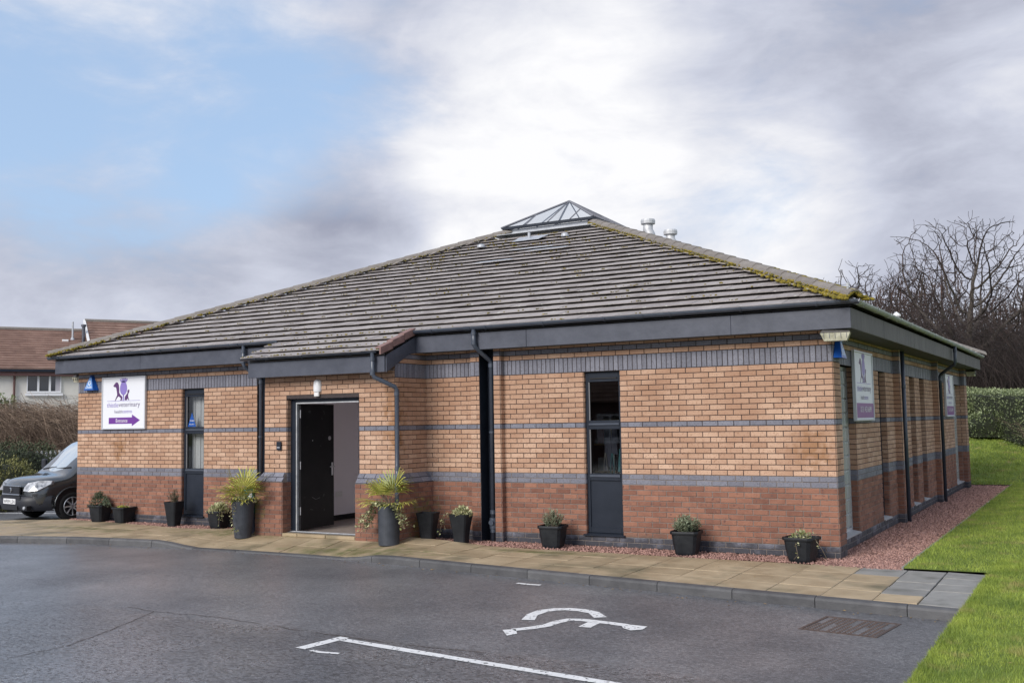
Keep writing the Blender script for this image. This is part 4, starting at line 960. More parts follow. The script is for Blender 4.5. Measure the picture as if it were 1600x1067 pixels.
# door frame and leaves
q = MB(); y0 = -PD + RD
for a, b in (((DX0 + .004, y0, .09), (DX0 + .10, y0 + .09, DZ - .004)), ((DX1 - .10, y0, .09), (DX1 - .004, y0 + .09, DZ - .004)), ((DX0 + .101, y0, DZ - .06), (DX1 - .101, y0 + .09, DZ - .004))): q.box(a, b, bev=.004)
q.build('door_frame', 'frame_dark', B)
q = MB(); q.box((DX0 + .101, y0 + .012, DZ - .085), (DX1 - .101, y0 + .07, DZ - .061)); q.box((DX0 + .101, y0 + .012, .10), (DX0 + .118, y0 + .07, DZ - .086)); q.build('weather_strip', 'galv', B)
door = link(bpy.data.objects.new('door', None)); door.parent = B; door.location = (DX0 + .125, y0 + .05, 0); door.rotation_euler = (0, 0, math.radians(94))
q = MB(); q.box((0, -.045, .105), (.92, 0, DZ - .09), bev=.004); q.build('door_leaf', 'door_black', door)
# the face towards the lobby mouth is local -y; ironwork stands on it
q = MB(); q.box((.84, -.058, .96), (.885, -.045, 1.18), bev=.004); q.tube([(.862, -.058, 1.11), (.862, -.10, 1.11), (.74, -.10, 1.11)], .011, 8); q.build('door_handle', 'steel', door)
q = MB(); q.lathe([(.036, 0), (.036, .008), (0, .01)], n=16); o = q.build('lock_plate', 'steel', door); o.location = (.79, -.045, 1.60); o.rotation_euler = (PI / 2, 0, 0)
q = MB(); q.lathe([(.012, 0), (0, .01)], n=10); o = q.build('spy_hole', 'steel', door); o.location = (.32, -.045, 1.57); o.rotation_euler = (PI / 2, 0, 0)
for z in (.35, 1.1, 1.95): q = MB(); q.tube([(-.008, -.045, z), (-.008, -.045, z + .13)], .010, 8); q.build('hinge', 'steel', door)
q = MB(); q.tube([(.30, -.047, .62), (.40, -.047, .58), (.52, -.047, .60)], .003, 5); q.tube([(.25, -.047, .42), (.33, -.047, .41)], .002, 5); q.build('scratch', 'cloth_grey', door)

# east side windows
for a, b, k in wins:
    w = link(bpy.data.objects.new('window', None)); w.parent = B; w.location = (EX - .135, a, 0); W_ = b - a
    if k == 'block':
        q = MB(); q.box((0, 0.004, .19), (.04, .04, 2.545)); q.box((0, W_ - .04, .19), (.04, W_ - .004, 2.545)); q.box((0, .041, 2.50), (.04, W_ - .041, 2.545)); q.box((0, .041, .19), (.04, W_ - .041, .23)); q.build('window_frame', 'galv', w)
        n = int((W_ - .09) / .20); sw = (W_ - .09) / n; nz = 11; sh = 2.26 / nz; g0 = None
        for i in range(n):
            for j in range(nz):
                if g0 is None: qq = MB(); qq.box((0, .006, .006), (.06, sw - .006, sh - .006), bev=.012); g0 = qq.build('glass_block', 'glass_block', w); gb = g0
                else: gb = link(bpy.data.objects.new('glass_block', g0.data)); gb.parent = w
                gb.location = (-.018, .045 + i * sw, .235 + j * sh)
        q = MB(); q.box((-.01, .04, .23), (.024, W_ - .04, 2.5)); q.build('grout', 'stone_sill', w)
        q = MB(); q.prism([(.0, -.0, .152), (.0, 0, .20), (.16, 0, .17), (.16, 0, .152)], (0, W_, 0)); q.build('sill', 'stone_sill', w)
    else:
        q = MB(); q.box((0, 0.004, .19), (.05, .05, 2.545)); q.box((0, W_ - .05, .19), (.05, W_ - .004, 2.545)); q.box((0, .051, 2.48), (.05, W_ - .051, 2.545)); q.box((0, .051, 1.1), (.05, W_ - .051, 1.17)); q.box((0, .051, .19), (.05, W_ - .051, .25)); q.build('window_frame', 'frame_dark', w)
        q = MB(); q.box((.015, .05, .25), (.02, W_ - .05, 1.1)); q.box((.015, .05, 1.17), (.02, W_ - .05, 2.48)); q.build('glass_pane', 'window_far', w)
        q = MB(); q.prism([(.0, -.0, .152), (.0, 0, .20), (.17, 0, .17), (.17, 0, .152)], (0, W_, 0)); q.build('sill', 'stone_sill', w)

# ------------------------------------------------------------------ things on the building
def sign(name, label, cat, O, U, w, h, phone, grp=None):
    Nn = Vector((U[1], -U[0], 0)); U = Vector((U[0], U[1], 0)); V = Vector((0, 0, 1)); O = Vector(O)
    t = thing(name, label, cat, O, math.atan2(U.y, U.x), grp)
    # local: x along, -y out, z up
    q = MB(); q.box((0, -.05, 0), (w, 0, .028), bev=.004); q.box((0, -.05, h - .028), (w, 0, h), bev=.004); q.box((0, -.05, .0281), (.028, 0, h - .0281), bev=.004); q.box((w - .028, -.05, .0281), (w, 0, h - .0281), bev=.004); q.build('sign_frame', 'sign_frame', t)
    q = MB(); q.box((.0282, -.036, .0282), (w - .0282, -.004, h - .0282)); q.build('sign_panel', 'sign_white', t)
    OO = Vector((0, -.0375, 0)); X_ = Vector((1, 0, 0)); Z_ = Vector((0, 0, 1)); lift = Vector((0, -.0006, 0))
    def P(u, v): return (u * w, -.0378, (1 - v) * h)
    def poly(pts, nm, mt):
        q = MB(); q.prism([P(*p) for p in pts][::-1], (0, .0015, 0)); q.build(nm, mt, t)
    sy = 1.0
    ell = [(.50 + .082 * math.cos(a) * (1 + .10 * math.sin(a)), .215 + .135 * math.sin(a)) for a in [2 * PI * i / 28 for i in range(28)]]
    poly(ell, 'thistle_bulb', 'ink_lilac')
    q = MB()
    for i, (bx, tx) in enumerate(((.452, .418), (.476, .459), (.50, .50), (.524, .541), (.548, .582))):
        q.prism([P(bx - .016, .105), P(bx + .016, .105), P(tx + .016, .03 if 0 < i < 4 else .05), P(tx - .010, .02 if 0 < i < 4 else .035)][::-1], (0, .0015, 0))
    q.prism([P(.485, .34), P(.515, .34), P(.511, .455), P(.489, .455)][::-1], (0, .0015, 0)); q.build('thistle_crown', 'ink_lilac', t)
    dog = [(.262, .172), (.285, .140), (.325, .100), (.365, .108), (.390, .15), (.400, .22), (.40, .30), (.43, .345), (.465, .37), (.478, .40), (.470, .425), (.478, .448), (.425, .450), (.425, .435), (.445, .425), (.425, .395), (.385, .37), (.350, .405), (.318, .455), (.300, .455), (.335, .385), (.355, .34), (.345, .28), (.333, .22), (.322, .195), (.290, .192)]
    poly(dog[::-1], 'dog_silhouette', 'ink_purple')
    cat_ = [(.628, .245), (.636, .262), (.630, .30), (.612, .325), (.606, .36), (.612, .40), (.628, .435), (.632, .452), (.618, .450), (.600, .42), (.590, .425), (.580, .448), (.530, .450), (.525, .435), (.532, .415), (.530, .39), (.55, .36), (.575, .335), (.592, .31), (.588, .275), (.600, .262), (.606, .245), (.614, .256)]
    poly(cat_[::-1], 'cat_silhouette', 'ink_purple')
    poly([(.12, .456), (.88, .456), (.88, .463), (.12, .463)], 'rule', 'ink_lilac')
    def txt(s, u0, v0, u1, v1, nm, mt, k=0):
        q = MB(); add_text(q, s, u0 * w, (1 - v1) * h, (u1 - u0) * w, (v1 - v0) * h, Vector((0, -.0375, 0)), X_, Z_, Vector((0, -.0009, 0))); q.build(nm, mt, t)
    txt('thistle', .12, .490, .385, .578, 'lettering', 'ink_lilac'); txt('veterinary', .392, .490, .88, .602, 'lettering', 'ink_grey')
    txt('health', .30, .632, .478, .693, 'lettering', 'ink_grey'); txt('centres', .485, .640, .70, .693, 'lettering', 'ink_lilac')
    if not phone:
        poly([(.165, .775), (.70, .775), (.70, .722), (.88, .832), (.70, .942), (.70, .895), (.165, .895)], 'arrow', 'ink_violet')
        q = MB(); add_text(q, 'Entrance', .335 * w, (1 - .868) * h, .265 * w, .068 * h, Vector((0, -.0395, 0)), X_, Z_, Vector((0, -.0009, 0))); q.build('lettering', 'ink_white', t)
    else:
        poly([(.024, .745), (.976, .745), (.976, .955), (.024, .955)], 'phone_panel', 'ink_magenta')
        q = MB(); add_text(q, '0131 453 6699', .25 * w, (1 - .875) * h, .60 * w, .082 * h, Vector((0, -.0395, 0)), X_, Z_, Vector((0, -.0009, 0))); q.build('lettering', 'ink_white', t)
        q = MB(); add_text(q, 'T:', .14 * w, (1 - .875) * h, .06 * w, .082 * h, Vector((0, -.0395, 0)), X_, Z_, Vector((0, -.0009, 0))); q.build('lettering', 'ink_lilac', t)
    return t
G1 = 'signs showing a thistle between a dog and a cat'
sign('wall_sign', 'white thistle sign with a purple Entrance arrow, beside the blue alarm box', 'sign', (-14.39, -.013, 1.805), (1, 0), 1.28, 1.04, False, G1)
sign('wall_sign', 'thistle sign with purple phone number panel on the side wall near the front corner', 'sign', (EX + .013, 1.62, 1.76), (0, 1), 1.32, 1.035, True, G1)
sign('wall_sign', 'thistle sign at the far end of the side wall, next to the last pier', 'sign', (EX + .013, 11.25, 1.775), (0, 1), 1.32, .97, True, G1)

def alarm(label, x, y, z, rz):
    t = thing('alarm_box', label, 'alarm box', (x, y, z), rz, 'blue three-sided alarm boxes')
    q = MB(); b = [(-.19, 0, 0), (.19, 0, 0), (.15, -.10, .0), (-.15, -.10, .0)]; tt = [(-.035, 0, .30), (.035, 0, .30), (.02, -.045, .30), (-.02, -.045, .30)]
    q.hexa(b[::-1][2:] + b[::-1][:2] if False else [b[3], b[2], b[1], b[0]], [tt[3], tt[2], tt[1], tt[0]]); q.build('case', 'alarm_blue', t)
    n = Vector((0, -.30, -.055)).normalized(); n = Vector((0, -.983, .18))
    q = MB(); f = lambda u, s: (u, -.1015 + .055 * s - .0012, .30 * s)
    q.face([f(-.115, .10), f(.115, .10), f(.028, .88), f(-.028, .88)]); q.build('badge', 'alarm_pale', t)
    q = MB(); O_ = Vector((0, -.1015 - .003, 0)); add_text(q, 'Chubb', -.10, .045, .18, .05, O_, Vector((1, 0, 0)), Vector((0, .18, .983)), Vector((0, 0, 0)))
    for i in range(16):
        a0, a1 = 2 * PI * i / 16, 2 * PI * (i + 1) / 16
        if 1 <= i < 2: continue
        pts = [(r_q * math.cos(a), .152 + r_q * math.sin(a)) for r_q, a in ((.045, a0), (.045, a1), (.03, a1), (.03, a0))]
        q.face([O_ + Vector((u, v * .18, v * .983)) for u, v in pts])
    q.build('lettering', 'ink_white', t)
    return t
alarm('blue alarm box beside the Entrance sign', -14.73, -.013, 2.60, 0)
alarm('blue alarm box on the front corner of the building, under a floodlight', .013, .20, 2.60, math.radians(90))
def flood(label, x, y, z, rz):
    t = thing('floodlight', label, 'light', (x, y, z), rz, 'floodlights under the eaves')
    q = MB(); q.hexa([(-.19, -.11, .07), (.19, -.11, .07), (.19, .11, .07), (-.19, .11, .07)], [(-.15, -.08, .115), (.15, -.08, .115), (.15, .08, .115), (-.15, .08, .115)]); q.build('housing', 'paint_side', t)
    q = MB(); q.hexa([(-.14, -.085, -.035), (.14, -.085, -.035), (.14, .085, -.035), (-.14, .085, -.035)], [(-.185, -.106, .069), (.185, -.106, .069), (.185, .106, .069), (-.185, .106, .069)]); q.build('lens', 'lamp_lens', t)
    q = MB()
    for i in range(-2, 3): q.box((i * .07 - .003, -.108, .0), (i * .07 + .003, -.098, .066))
    q.build('lens_rib', 'cloth_grey', t)
flood('floodlight with a grimy prismatic lens over the front corner alarm box', .10, -.20, 2.835, math.radians(8)); flood('floodlight under the eaves at the end nearest the parked van', -15.42, .25, 2.83, math.radians(0)); flood('floodlight at the back corner of the side wall', .12, 14.75, 2.83, math.radians(90))
t = thing('wall_light', 'white rounded wall light above the open door', 'light', (-8.03, -PD - .012, 2.29))
q = MB(); q.lathe([(.0, .28), (.045, .275), (.072, .25), (.078, .18), (.078, .09), (.066, .075)], n=20); o = q.build('diffuser', 'plastic_white', t, smooth=True); o.scale = (1, .75, 1)
q = MB(); q.box((-.05, -.045, .0), (.05, 0, .074), bev=.01); q.build('sensor', 'white_paint', t)
t = thing('keypad', 'small dark door entry keypad on the brick beside the door', 'keypad', (-8.86, -PD - .010, 1.42))
q = MB(); q.box((-.05, -.03, 0), (.05, 0, .145), bev=.006); q.build('case', 'frame_dark', t); q = MB(); q.box((-.03, -.034, .035), (.03, -.029, .06)); q.build('keys', 'steel', t)
# sticker in the window
t = thing('window_sticker', 'blue triangular sticker low in the upper pane of the window beside the Entrance sign', 'sticker', (-12.07, RD - .024, 1.835))
q = MB(); q.face([(0, 0, 0), (.22, 0, 0), (.11, 0, .27)]); q.build('sticker_sheet', 'alarm_blue', t); q = MB(); add_text(q, 'Chubb', .06, .10, .10, .03, Vector((0, -.002, 0)), Vector((1, 0, 0)), Vector((0, 0, 1)), Vector((0, 0, 0))); add_text(q, 'SECURITY', .045, .035, .13, .02, Vector((0, -.002, 0)), Vector((1, 0, 0)), Vector((0, 0, 1)), Vector((0, 0, 0))); q.build('lettering', 'ink_white', t)
# curtain behind the west window; leads and harnesses hanging in the east one
t = thing('vertical_blind', 'pale grey vertical blind behind the window beside the Entrance sign', 'blind', (-12.1, .22, .3))
for i in range(4): q = MB(); q.box((.0 + i * .075, -.004 + .01 * (i % 2), 0), (.072 + i * .075, .004 + .01 * (i % 2), 2.2)); o = q.build('blind_slat', 'curtain', t)
t = thing('harness_rack', 'dark dog harnesses and leads hanging inside the narrow window', 'pet accessories', (-3.36, .42, .6))
q = MB(); q.tube([(-.28, 0, 1.22), (.28, 0, 1.22)], .012, 6); q.tube([(0, 0, 1.22), (0, 0, 0)], .014, 6); q.build('rail', 'steel', t)
for i in range(13):
    q = MB(); x = R.uniform(-.13, .17); z = R.choice((1.15, 1.12, .86, .8)); w_ = R.uniform(.03, .06); y = R.uniform(-.06, .06); l = R.uniform(.22, .40)
    q.hexa([(x - w_, y - .015, z - l), (x + w_, y - .015, z - l), (x + w_, y + .015, z - l), (x - w_, y + .015, z - l)], [(x - w_ * .4, y - .015, z), (x + w_ * .4, y - .015, z), (x + w_ * .4, y + .015, z), (x - w_ * .4, y + .015, z)]); q.build('harness', R.choice(('cloth_dark', 'cloth_dark', 'cloth_dark', 'cloth_teal')), t)
for i in range(2):
    q = MB(); x = -.10 + i * .11; q.tube([(x, -.09, .74), (x - .03, -.09, .50), (x + .01, -.09, .30), (x + .035, -.09, .5), (x + .01, -.09, .74)], .006, 5); q.build('lead', 'cloth_teal' if i % 2 else 'paint_side', t)
t = thing('display_unit', 'wooden shelf unit with goods behind the hanging harnesses', 'shelf', (-4.3, 1.7, .02))
for z in (.0, .5, .95, 1.4, 1.8): q = MB(); q.box((0, 0, z), (1.5, .35, z + .03)); q.build('shelf', 'box_ochre', t)
q = MB(); q.box((0, .35, 0), (1.5, .37, 1.95)); q.build('back_panel', 'interior_dark', t)
for z in (.53, .98, 1.43):
    x = .05
    while x < 1.35:
        w_ = R.uniform(.08, .18); q = MB(); q.box((x, .04, z), (x + w_ - .02, .2, z + R.uniform(.15, .33))); q.build('packet', R.choice(('box_ochre', 'cloth_teal', 'plastic_white', 'stone_sill', 'post_red')), t); x += w_
# green and grey litter bin behind the palm
t = thing('litter_bin', 'slim green and grey bin with a white label, wedged behind the palm pot', 'bin', (-9.45, -.88, .05))
q = MB(); q.lathe([(.15, 0), (.15, .33)], n=4, sq=0); q.build('base', 'paint_grey', t); q = MB(); q.lathe([(.15, .331), (.15, .72), (.12, .76), (0, .765)], n=4); q.build('body', 'bin_green', t); q = MB(); q.box((.02, -.112, .58), (.095, -.108, .70)); q.build('label', 'white_paint', t)

# ------------------------------------------------------------------ planters
def leaf(mbv, p, d, l, w, r, droop=0):
    """a two-triangle blade from p along d"""
    p = Vector(p); d = Vector(d).normalized(); s = d.cross(Vector((R.uniform(-.5, .5), R.uniform(-.5, .5), 1))); 
    if s.length < 1e-3: s = Vector((1, 0, 0))
    s.normalize(); m_ = p + d * l * .5; e = p + d * l + Vector((0, 0, -droop * l))
    mbv.add([p, m_ + s * w, e, m_ - s * w], [(0, 1, 2), (0, 2, 3)], r)
def pot_square(t, w, h, matn='pot_black'):
    q = MB(); n = 4; a = w / 2 * 1.0; ln = [(a * .66, 0), (a * .74, h * .12), (a * .86, h * .5), (a * .93, h * .86), (a * .93, h * .87), (a * 1.02, h * .88), (a * 1.04, h * .94), (a * 1.02, h), (a * .95, h), (a * .92, h * .93), (a * .90, h * .80)]
    q.lathe(ln, n=24, sq=7); q.lathe([(0, 0), (a * .66, 0)], n=24, sq=7); q.build('pot', matn, t, smooth=False)
    q = MB(); q.lathe([(0, h * .86), (a * .91, h * .84)], n=24, sq=7); q.build('soil', 'soil', t); return h * .86
def pot_flare(t, w0, w1, h, sq=0, matn='pot_black', n=28, curve=0, rim=True):
    q = MB(); pr = [(w0 / 2 + (w1 - w0) / 2 * (s ** (1 + curve)), h * s) for s in [i / 8 for i in range(9)]]
    if rim: pr = pr[:-1] + [(w1 / 2 * .995, h * .95), (w1 / 2 * 1.02, h * .955), (w1 / 2 * 1.02, h)]
    pr += [(w1 / 2 * .93, h), (w1 / 2 * .9, h * .9)]
    q.lathe([(0, 0)] + pr, n=n, sq=sq); q.build('pot', matn, t)
    q = MB(); q.lathe([(0, h * .9), (w1 / 2 * .905, h * .9)], n=n, sq=sq); q.build('soil', 'soil', t); return h * .9
def bush(t, z, rx, rz_h, n, matn, ll, lw, name='foliage', up=1.0, c=(0, 0)):
    q = MB()
    for i in range(n):
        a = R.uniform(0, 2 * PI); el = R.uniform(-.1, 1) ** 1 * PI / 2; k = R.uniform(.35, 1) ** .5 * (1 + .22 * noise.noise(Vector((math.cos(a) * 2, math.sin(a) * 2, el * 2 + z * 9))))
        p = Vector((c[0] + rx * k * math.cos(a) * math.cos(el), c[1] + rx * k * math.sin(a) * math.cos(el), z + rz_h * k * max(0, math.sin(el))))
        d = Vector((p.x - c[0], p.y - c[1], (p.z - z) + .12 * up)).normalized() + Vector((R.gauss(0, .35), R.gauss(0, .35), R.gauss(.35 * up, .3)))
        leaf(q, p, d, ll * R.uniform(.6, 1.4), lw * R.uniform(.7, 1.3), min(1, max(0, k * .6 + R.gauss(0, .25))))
    q.build(name, matn, t)
def sprigs(t, z, n, rad, ht, matn, leafm, lw=.004, ll=.03, per=16):
    qs = MB(); ql = MB()
    for i in range(n):
        a = R.uniform(0, 2 * PI); b = R.uniform(.0, rad); p0 = Vector((b * .4 * math.cos(a), b * .4 * math.sin(a), z)); p2 = Vector((b * math.cos(a), b * math.sin(a), z + ht * R.uniform(.55, 1.1) * (1 - .35 * (b / rad) ** 2))); p1 = (p0 + p2) / 2 + Vector((0, 0, .02))
        qs.tube([p0, p1, p2], .0022, 3, cap=False)
        for j in range(per):
            f = R.uniform(.25, 1.02); p = p0.lerp(p2, f); leaf(ql, p, Vector((R.gauss(0, 1), R.gauss(0, 1), R.uniform(.1, 1.4))), ll * R.uniform(.6, 1.3), lw * R.uniform(.8, 1.4), R.random() * .6 + .4 * f)
    qs.build('stem', 'stem', t); ql.build('foliage', leafm, t)
def trail(t, pts_list, leafm, ll=.035, dens=46, w=.016):
    qs = MB(); ql = MB()
    for pts in pts_list:
        pts = [Vector(p) for p in pts]; qs.tube(pts, .003, 4, cap=False)
        for a, b in zip(pts, pts[1:]):
            for j in range(max(2, int((b - a).length * dens))):
                p = a.lerp(b, R.random()) + Vector((R.gauss(0, .014), R.gauss(0, .014), R.gauss(0, .012)))
                leaf(ql, p, Vector((R.gauss(0, 1), R.gauss(-.5, .8), R.gauss(-.1, .7))), ll * R.uniform(.6, 1.3), w * R.uniform(.7, 1.3), R.random())
    qs.build('stem', 'stem', t); ql.build('ivy_leaves', leafm, t)
PG = 'dark planters set out along the front wall'
def ground_z(x, y):
    ya = kline(x) + KW; yb = yback(x)
    if -9.6 < x < -6.3: yb = min(yb, -.62)
    return kz(x) + (bz(x) - kz(x)) * min(1, max(0, (y - ya) / (yb - ya))) if y < yb else bz(x) * .3 - .005
def planter(label, x, y, z=0.0, rz=0):
    z = ground_z(x, y) + (.0 if y < -.7 else .0)
    return thing('planter', label, 'planter', (x, y, z), rz, PG)
# p1 .. p11 from west to east
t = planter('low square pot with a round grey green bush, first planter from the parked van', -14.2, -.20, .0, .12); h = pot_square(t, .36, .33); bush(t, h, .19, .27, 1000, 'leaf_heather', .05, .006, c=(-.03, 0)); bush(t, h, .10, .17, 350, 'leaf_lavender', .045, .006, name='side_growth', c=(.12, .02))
t = planter('low square pot with bright moss and bare pale twigs, under the Entrance sign', -13.54, -.17, .0, -.08); h = pot_square(t, .37, .31); bush(t, h, .16, .05, 500, 'leaf_palm', .025, .008, c=(-.05, 0))
q = MB()
for a, b, c in (((0, 0, h), (-.03, 0, h + .14), (-.02, 0, h + .25)), ((0, 0, h), (.08, 0, h + .08), (.17, .02, h + .16)), ((-.02, 0, h + .1), (.02, 0, h + .15), (.05, 0, h + .17)), ((.08, 0, h + .08), (.13, 0, h + .06), (.2, 0, h + .07))): q.tube([a, b, c], .006, 5)
q.build('bare_twig', 'twig_brown', t)
t = planter('tall tapering square pot with a small upright bush, beside the west window', -12.0, -.30, .0, .1); h = pot_flare(t, .17, .29, .46, sq=8, rim=False, n=32); sprigs(t, h, 50, .13, .27, 'stem', 'leaf_heather')
t = planter('low square pot with pale trailing leaves, half behind the yellow green palm', -10.86, -.27, .0, -.05); h = pot_square(t, .36, .32)
bush(t, h, .19, .15, 420, 'leaf_ivy', .06, .014); trail(t, [[(.15, -.1, h + .05), (.25, -.22, h - .02), (.27, -.25, .1)], [(.2, -.1, h + .03), (.30, -.2, h), (.33, -.22, .16)]], 'leaf_ivy')
# p5: palm in a tall round pot, leaning
def fan_palm(t, base, fronds, rad, seed, blade=.30):
    rr = random.Random(seed); ql = MB(); qs = MB()
    for (ax, el, ln) in fronds:
        d = Vector((math.cos(ax) * math.cos(el), math.sin(ax) * math.cos(el), math.sin(el))); p0 = Vector(base); p1 = p0 + d * ln
        qs.tube([p0, (p0 + p1) / 2 + Vector((0, 0, .01)), p1], .006, 5, cap=False)
        side = d.cross(Vector((0, 0, 1))); side.normalize(); up = side.cross(d).normalized(); n = 17
        tone = rr.random()
        for i in range(n):
            f = (i / (n - 1) - .5) * 2; a = f * 1.35; dd = (d * math.cos(a) + side * math.sin(a) + up * (.12 - .35 * rr.random() * abs(f))).normalized(); L_ = blade * (1 - .28 * abs(f)) * rr.uniform(.85, 1.1); w_ = .010
            s2 = dd.cross(up).normalized(); a0 = p1; a1 = p1 + dd * L_ * .45; a2 = p1 + dd * L_ * .8 + Vector((0, 0, -.02)); a3 = p1 + dd * L_ + Vector((0, 0, -.06))
            r1 = min(1, max(0, tone * .5 + rr.gauss(.2, .12))); r2 = min(1, r1 + .35)
            ql.add([a0, a1 + s2 * w_, a1 - s2 * w_, a2 + s2 * w_ * .7, a2 - s2 * w_ * .7, a3], [(0, 1, 2), ], r1); k = len(ql.v) - 6
            ql.f.append((k + 1, k + 3, k + 4, k + 2)); ql.r.append(r1); ql.m.append(0); ql.f.append((k + 3, k + 5, k + 4)); ql.r.append(r2); ql.m.append(0)
    qs.build('frond_stem', 'stem', t); ql.build('frond', 'leaf_palm', t)
t = planter('tapering round slate pot with a yellow green palm, beside the door keypad pier', -9.38, -1.17, .07, 0)
q0 = pot_flare(t, .27, .39, .60, matn='pot_slate', n=32, rim=False)
fan_palm(t, (0, 0, .60), [(2.75, .55, .22), (3.6, .45, .20), (2.2, .95, .30), (1.2, 1.25, .24), (.5, .75, .28), (-.3, .55, .24), (-1.2, .6, .12), (-2.1, .6, .14), (-.8, 1.0, .22), (-2.5, 1.1, .3), (3.9, .15, .12), (0.1, .2, .1), (1.6, .7, .2), (-1.6, .25, .1)], .3, 5, .44)
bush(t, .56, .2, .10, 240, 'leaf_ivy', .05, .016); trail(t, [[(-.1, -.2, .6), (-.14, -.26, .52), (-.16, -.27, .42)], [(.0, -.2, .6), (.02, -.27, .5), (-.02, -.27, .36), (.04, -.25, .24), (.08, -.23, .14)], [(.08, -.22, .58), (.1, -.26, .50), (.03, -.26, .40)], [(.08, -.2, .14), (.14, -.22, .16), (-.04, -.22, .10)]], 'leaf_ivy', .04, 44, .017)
t = planter('straight sided slate pot with green palm and thick cream ivy below the porch downpipe', -6.40, -1.13, .06, 0)
pot_flare(t, .315, .33, .58, matn='pot_slate', n=32, rim=False)
fan_palm(t, (0, 0, .60), [(2.6, .8, .24), (1.9, 1.1, .26), (.9, 1.2, .28), (.3, .8, .26), (-.5, .9, .24), (3.3, .75, .2), (-2.6, .9, .22), (-1.5, .9, .2), (3.3, .15, .24), (-2.9, .1, .2), (.2, .15, .2), (-.6, .1, .16)], .3, 9, .40)
tr = []
for i in range(11): a = R.uniform(2.6, 4.1); tr.append([(-.12, R.uniform(-.12, .05), .62), (.23 * math.cos(a) - .05, .2 * math.sin(a), .60), (-.27 - R.uniform(0, .10), -.05 + R.uniform(-.14, .1), .42), (-.31 - R.uniform(0, .16), -.08 + R.uniform(-.14, .1), .18 + R.uniform(0, .2))])
for i in range(7): tr.append([(.12, R.uniform(-.12, .05), .62), (.22, R.uniform(-.15, .05), .58), (.27 + R.uniform(0, .05), R.uniform(-.15, .05), .40), (.32 + R.uniform(0, .12), R.uniform(-.15, .05), .28)])
tr += [[(-.15, -.15, .6), (0, -.2, .66), (.15, -.14, .6)]] * 2
trail(t, tr, 'leaf_ivy', .042, 62, .019)
t = planter('empty black flared pot tucked in the corner beside the porch', -6.08, -.56, .02, .2); pot_flare(t, .19, .31, .44, sq=8, rim=False, n=32, curve=.5)
t = planter('black flared pot with pale ivy spilling over its rim, next to the empty pot', -5.51, -.50, .01, .15); h = pot_flare(t, .19, .31, .44, sq=8, rim=False, n=32, curve=.5)
bush(t, h, .16, .13, 260, 'leaf_ivy', .05, .014, c=(.02, 0)); trail(t, [[(-.05, -.1, .44), (-.22, -.12, .42), (-.28, -.12, .25), (-.33, -.1, .12)], [(-.05, -.05, .44), (-.2, -.12, .46), (-.30, -.1, .33)], [(-.1, -.1, .43), (-.24, -.1, .36), (-.22, -.12, .2)]], 'leaf_ivy', .035, 34)
t = planter('low square pot of pale lavender below the harness window, near the downpipe', -3.98, -.40, .01, .12); h = pot_square(t, .37, .33); sprigs(t, h, 90, .17, .26, 'stem', 'leaf_lavender', .005, .035, 20)
t = planter('low square pot with a wide grey green bush, second planter from the front corner', -1.94, -.38, .01, .1); h = pot_square(t, .38, .33); sprigs(t, h, 150, .22, .24, 'stem', 'leaf_lavender', .006, .035, 22)
t = planter('low square pot with straggling cream ivy, at the front corner of the building', -.38, -.42, .01, -.15); h = pot_square(t, .39, .32)
bush(t, h, .15, .10, 110, 'leaf_ivy', .04, .013); trail(t, [[(0, 0, h), (.02, -.05, h + .14), (.03, -.1, h + .17)], [(0, -.1, h), (.02, -.24, h - .02), (.05, -.25, .12), (.0, -.26, .06)], [(.05, 0, h), (.2, -.05, h + .03), (.3, -.08, .18), (.36, -.08, .06)], [(.0, 0, h), (.15, 0, h + .1), (.2, 0, h + .05)]], 'leaf_ivy', .035, 26)

# ------------------------------------------------------------------ markings and ironwork on the road
RZ = -.116
def stroke(mbq, pts, w):
    pts = [Vector((a, b, 0)) for a, b in pts]; n = len(pts); Ls = []; Rs = []
    for i, p in enumerate(pts):
        d = (pts[min(i + 1, n - 1)] - pts[max(i - 1, 0)]).normalized(); s = Vector((d.y, -d.x, 0)) * w / 2 * R.uniform(.93, 1.07); Ls.append(p + s); Rs.append(p - s)
    for i in range(n - 1): mbq.face([(Ls[i].x, Ls[i].y, RZ), (Ls[i + 1].x, Ls[i + 1].y, RZ), (Rs[i + 1].x, Rs[i + 1].y, RZ), (Rs[i].x, Rs[i].y, RZ)])
def dense(pts, k=4):
    o = []
    for (a, b), (c, d) in zip(pts, pts[1:]):
        for i in range(k): o.append((a + (c - a) * i / k, b + (d - b) * i / k))
    return o + [pts[-1]]
q = MB(); stroke(q, dense([(-1.975, -4.72), (-2.068, -4.47), (-2.071, -4.24), (-1.993, -4.105), (-1.868, -4.035), (-1.724, -4.03), (-1.556, -4.095), (-1.385, -4.30)], 3), .125)
q.face([(-1.959, -5.242, RZ), (-1.789, -5.446, RZ), (-1.747, -5.332, RZ), (-1.86, -5.16, RZ)][::1])
q2 = MB(); stroke(q2, dense([(-1.868, -5.20), (-1.757, -5.046), (-1.68, -4.888), (-1.67, -4.70), (-1.62, -4.53), (-1.491, -4.49), (-1.205, -4.512), (-.988, -4.545)], 3), .11)
q2.face([(-1.02, -4.50, RZ + .001), (-.79, -4.52, RZ + .001), (-.78, -4.67, RZ + .001), (-.865, -4.75, RZ + .001), (-.97, -4.68, RZ + .001), (-1.02, -4.60, RZ + .001)][::-1])
q3 = MB(); stroke(q3, [(-1.332, -4.56), (-1.325, -4.70), (-1.317, -4.80)], .13)
sym = thing('wheelchair_symbol', 'white wheelchair symbol painted on the car park near the kerb', 'road marking', (0, 0, 0)); q.build('wheel_mark', 'road_paint', sym); q2.build('figure_mark', 'road_paint', sym); q3.build('arm_mark', 'road_paint', sym)
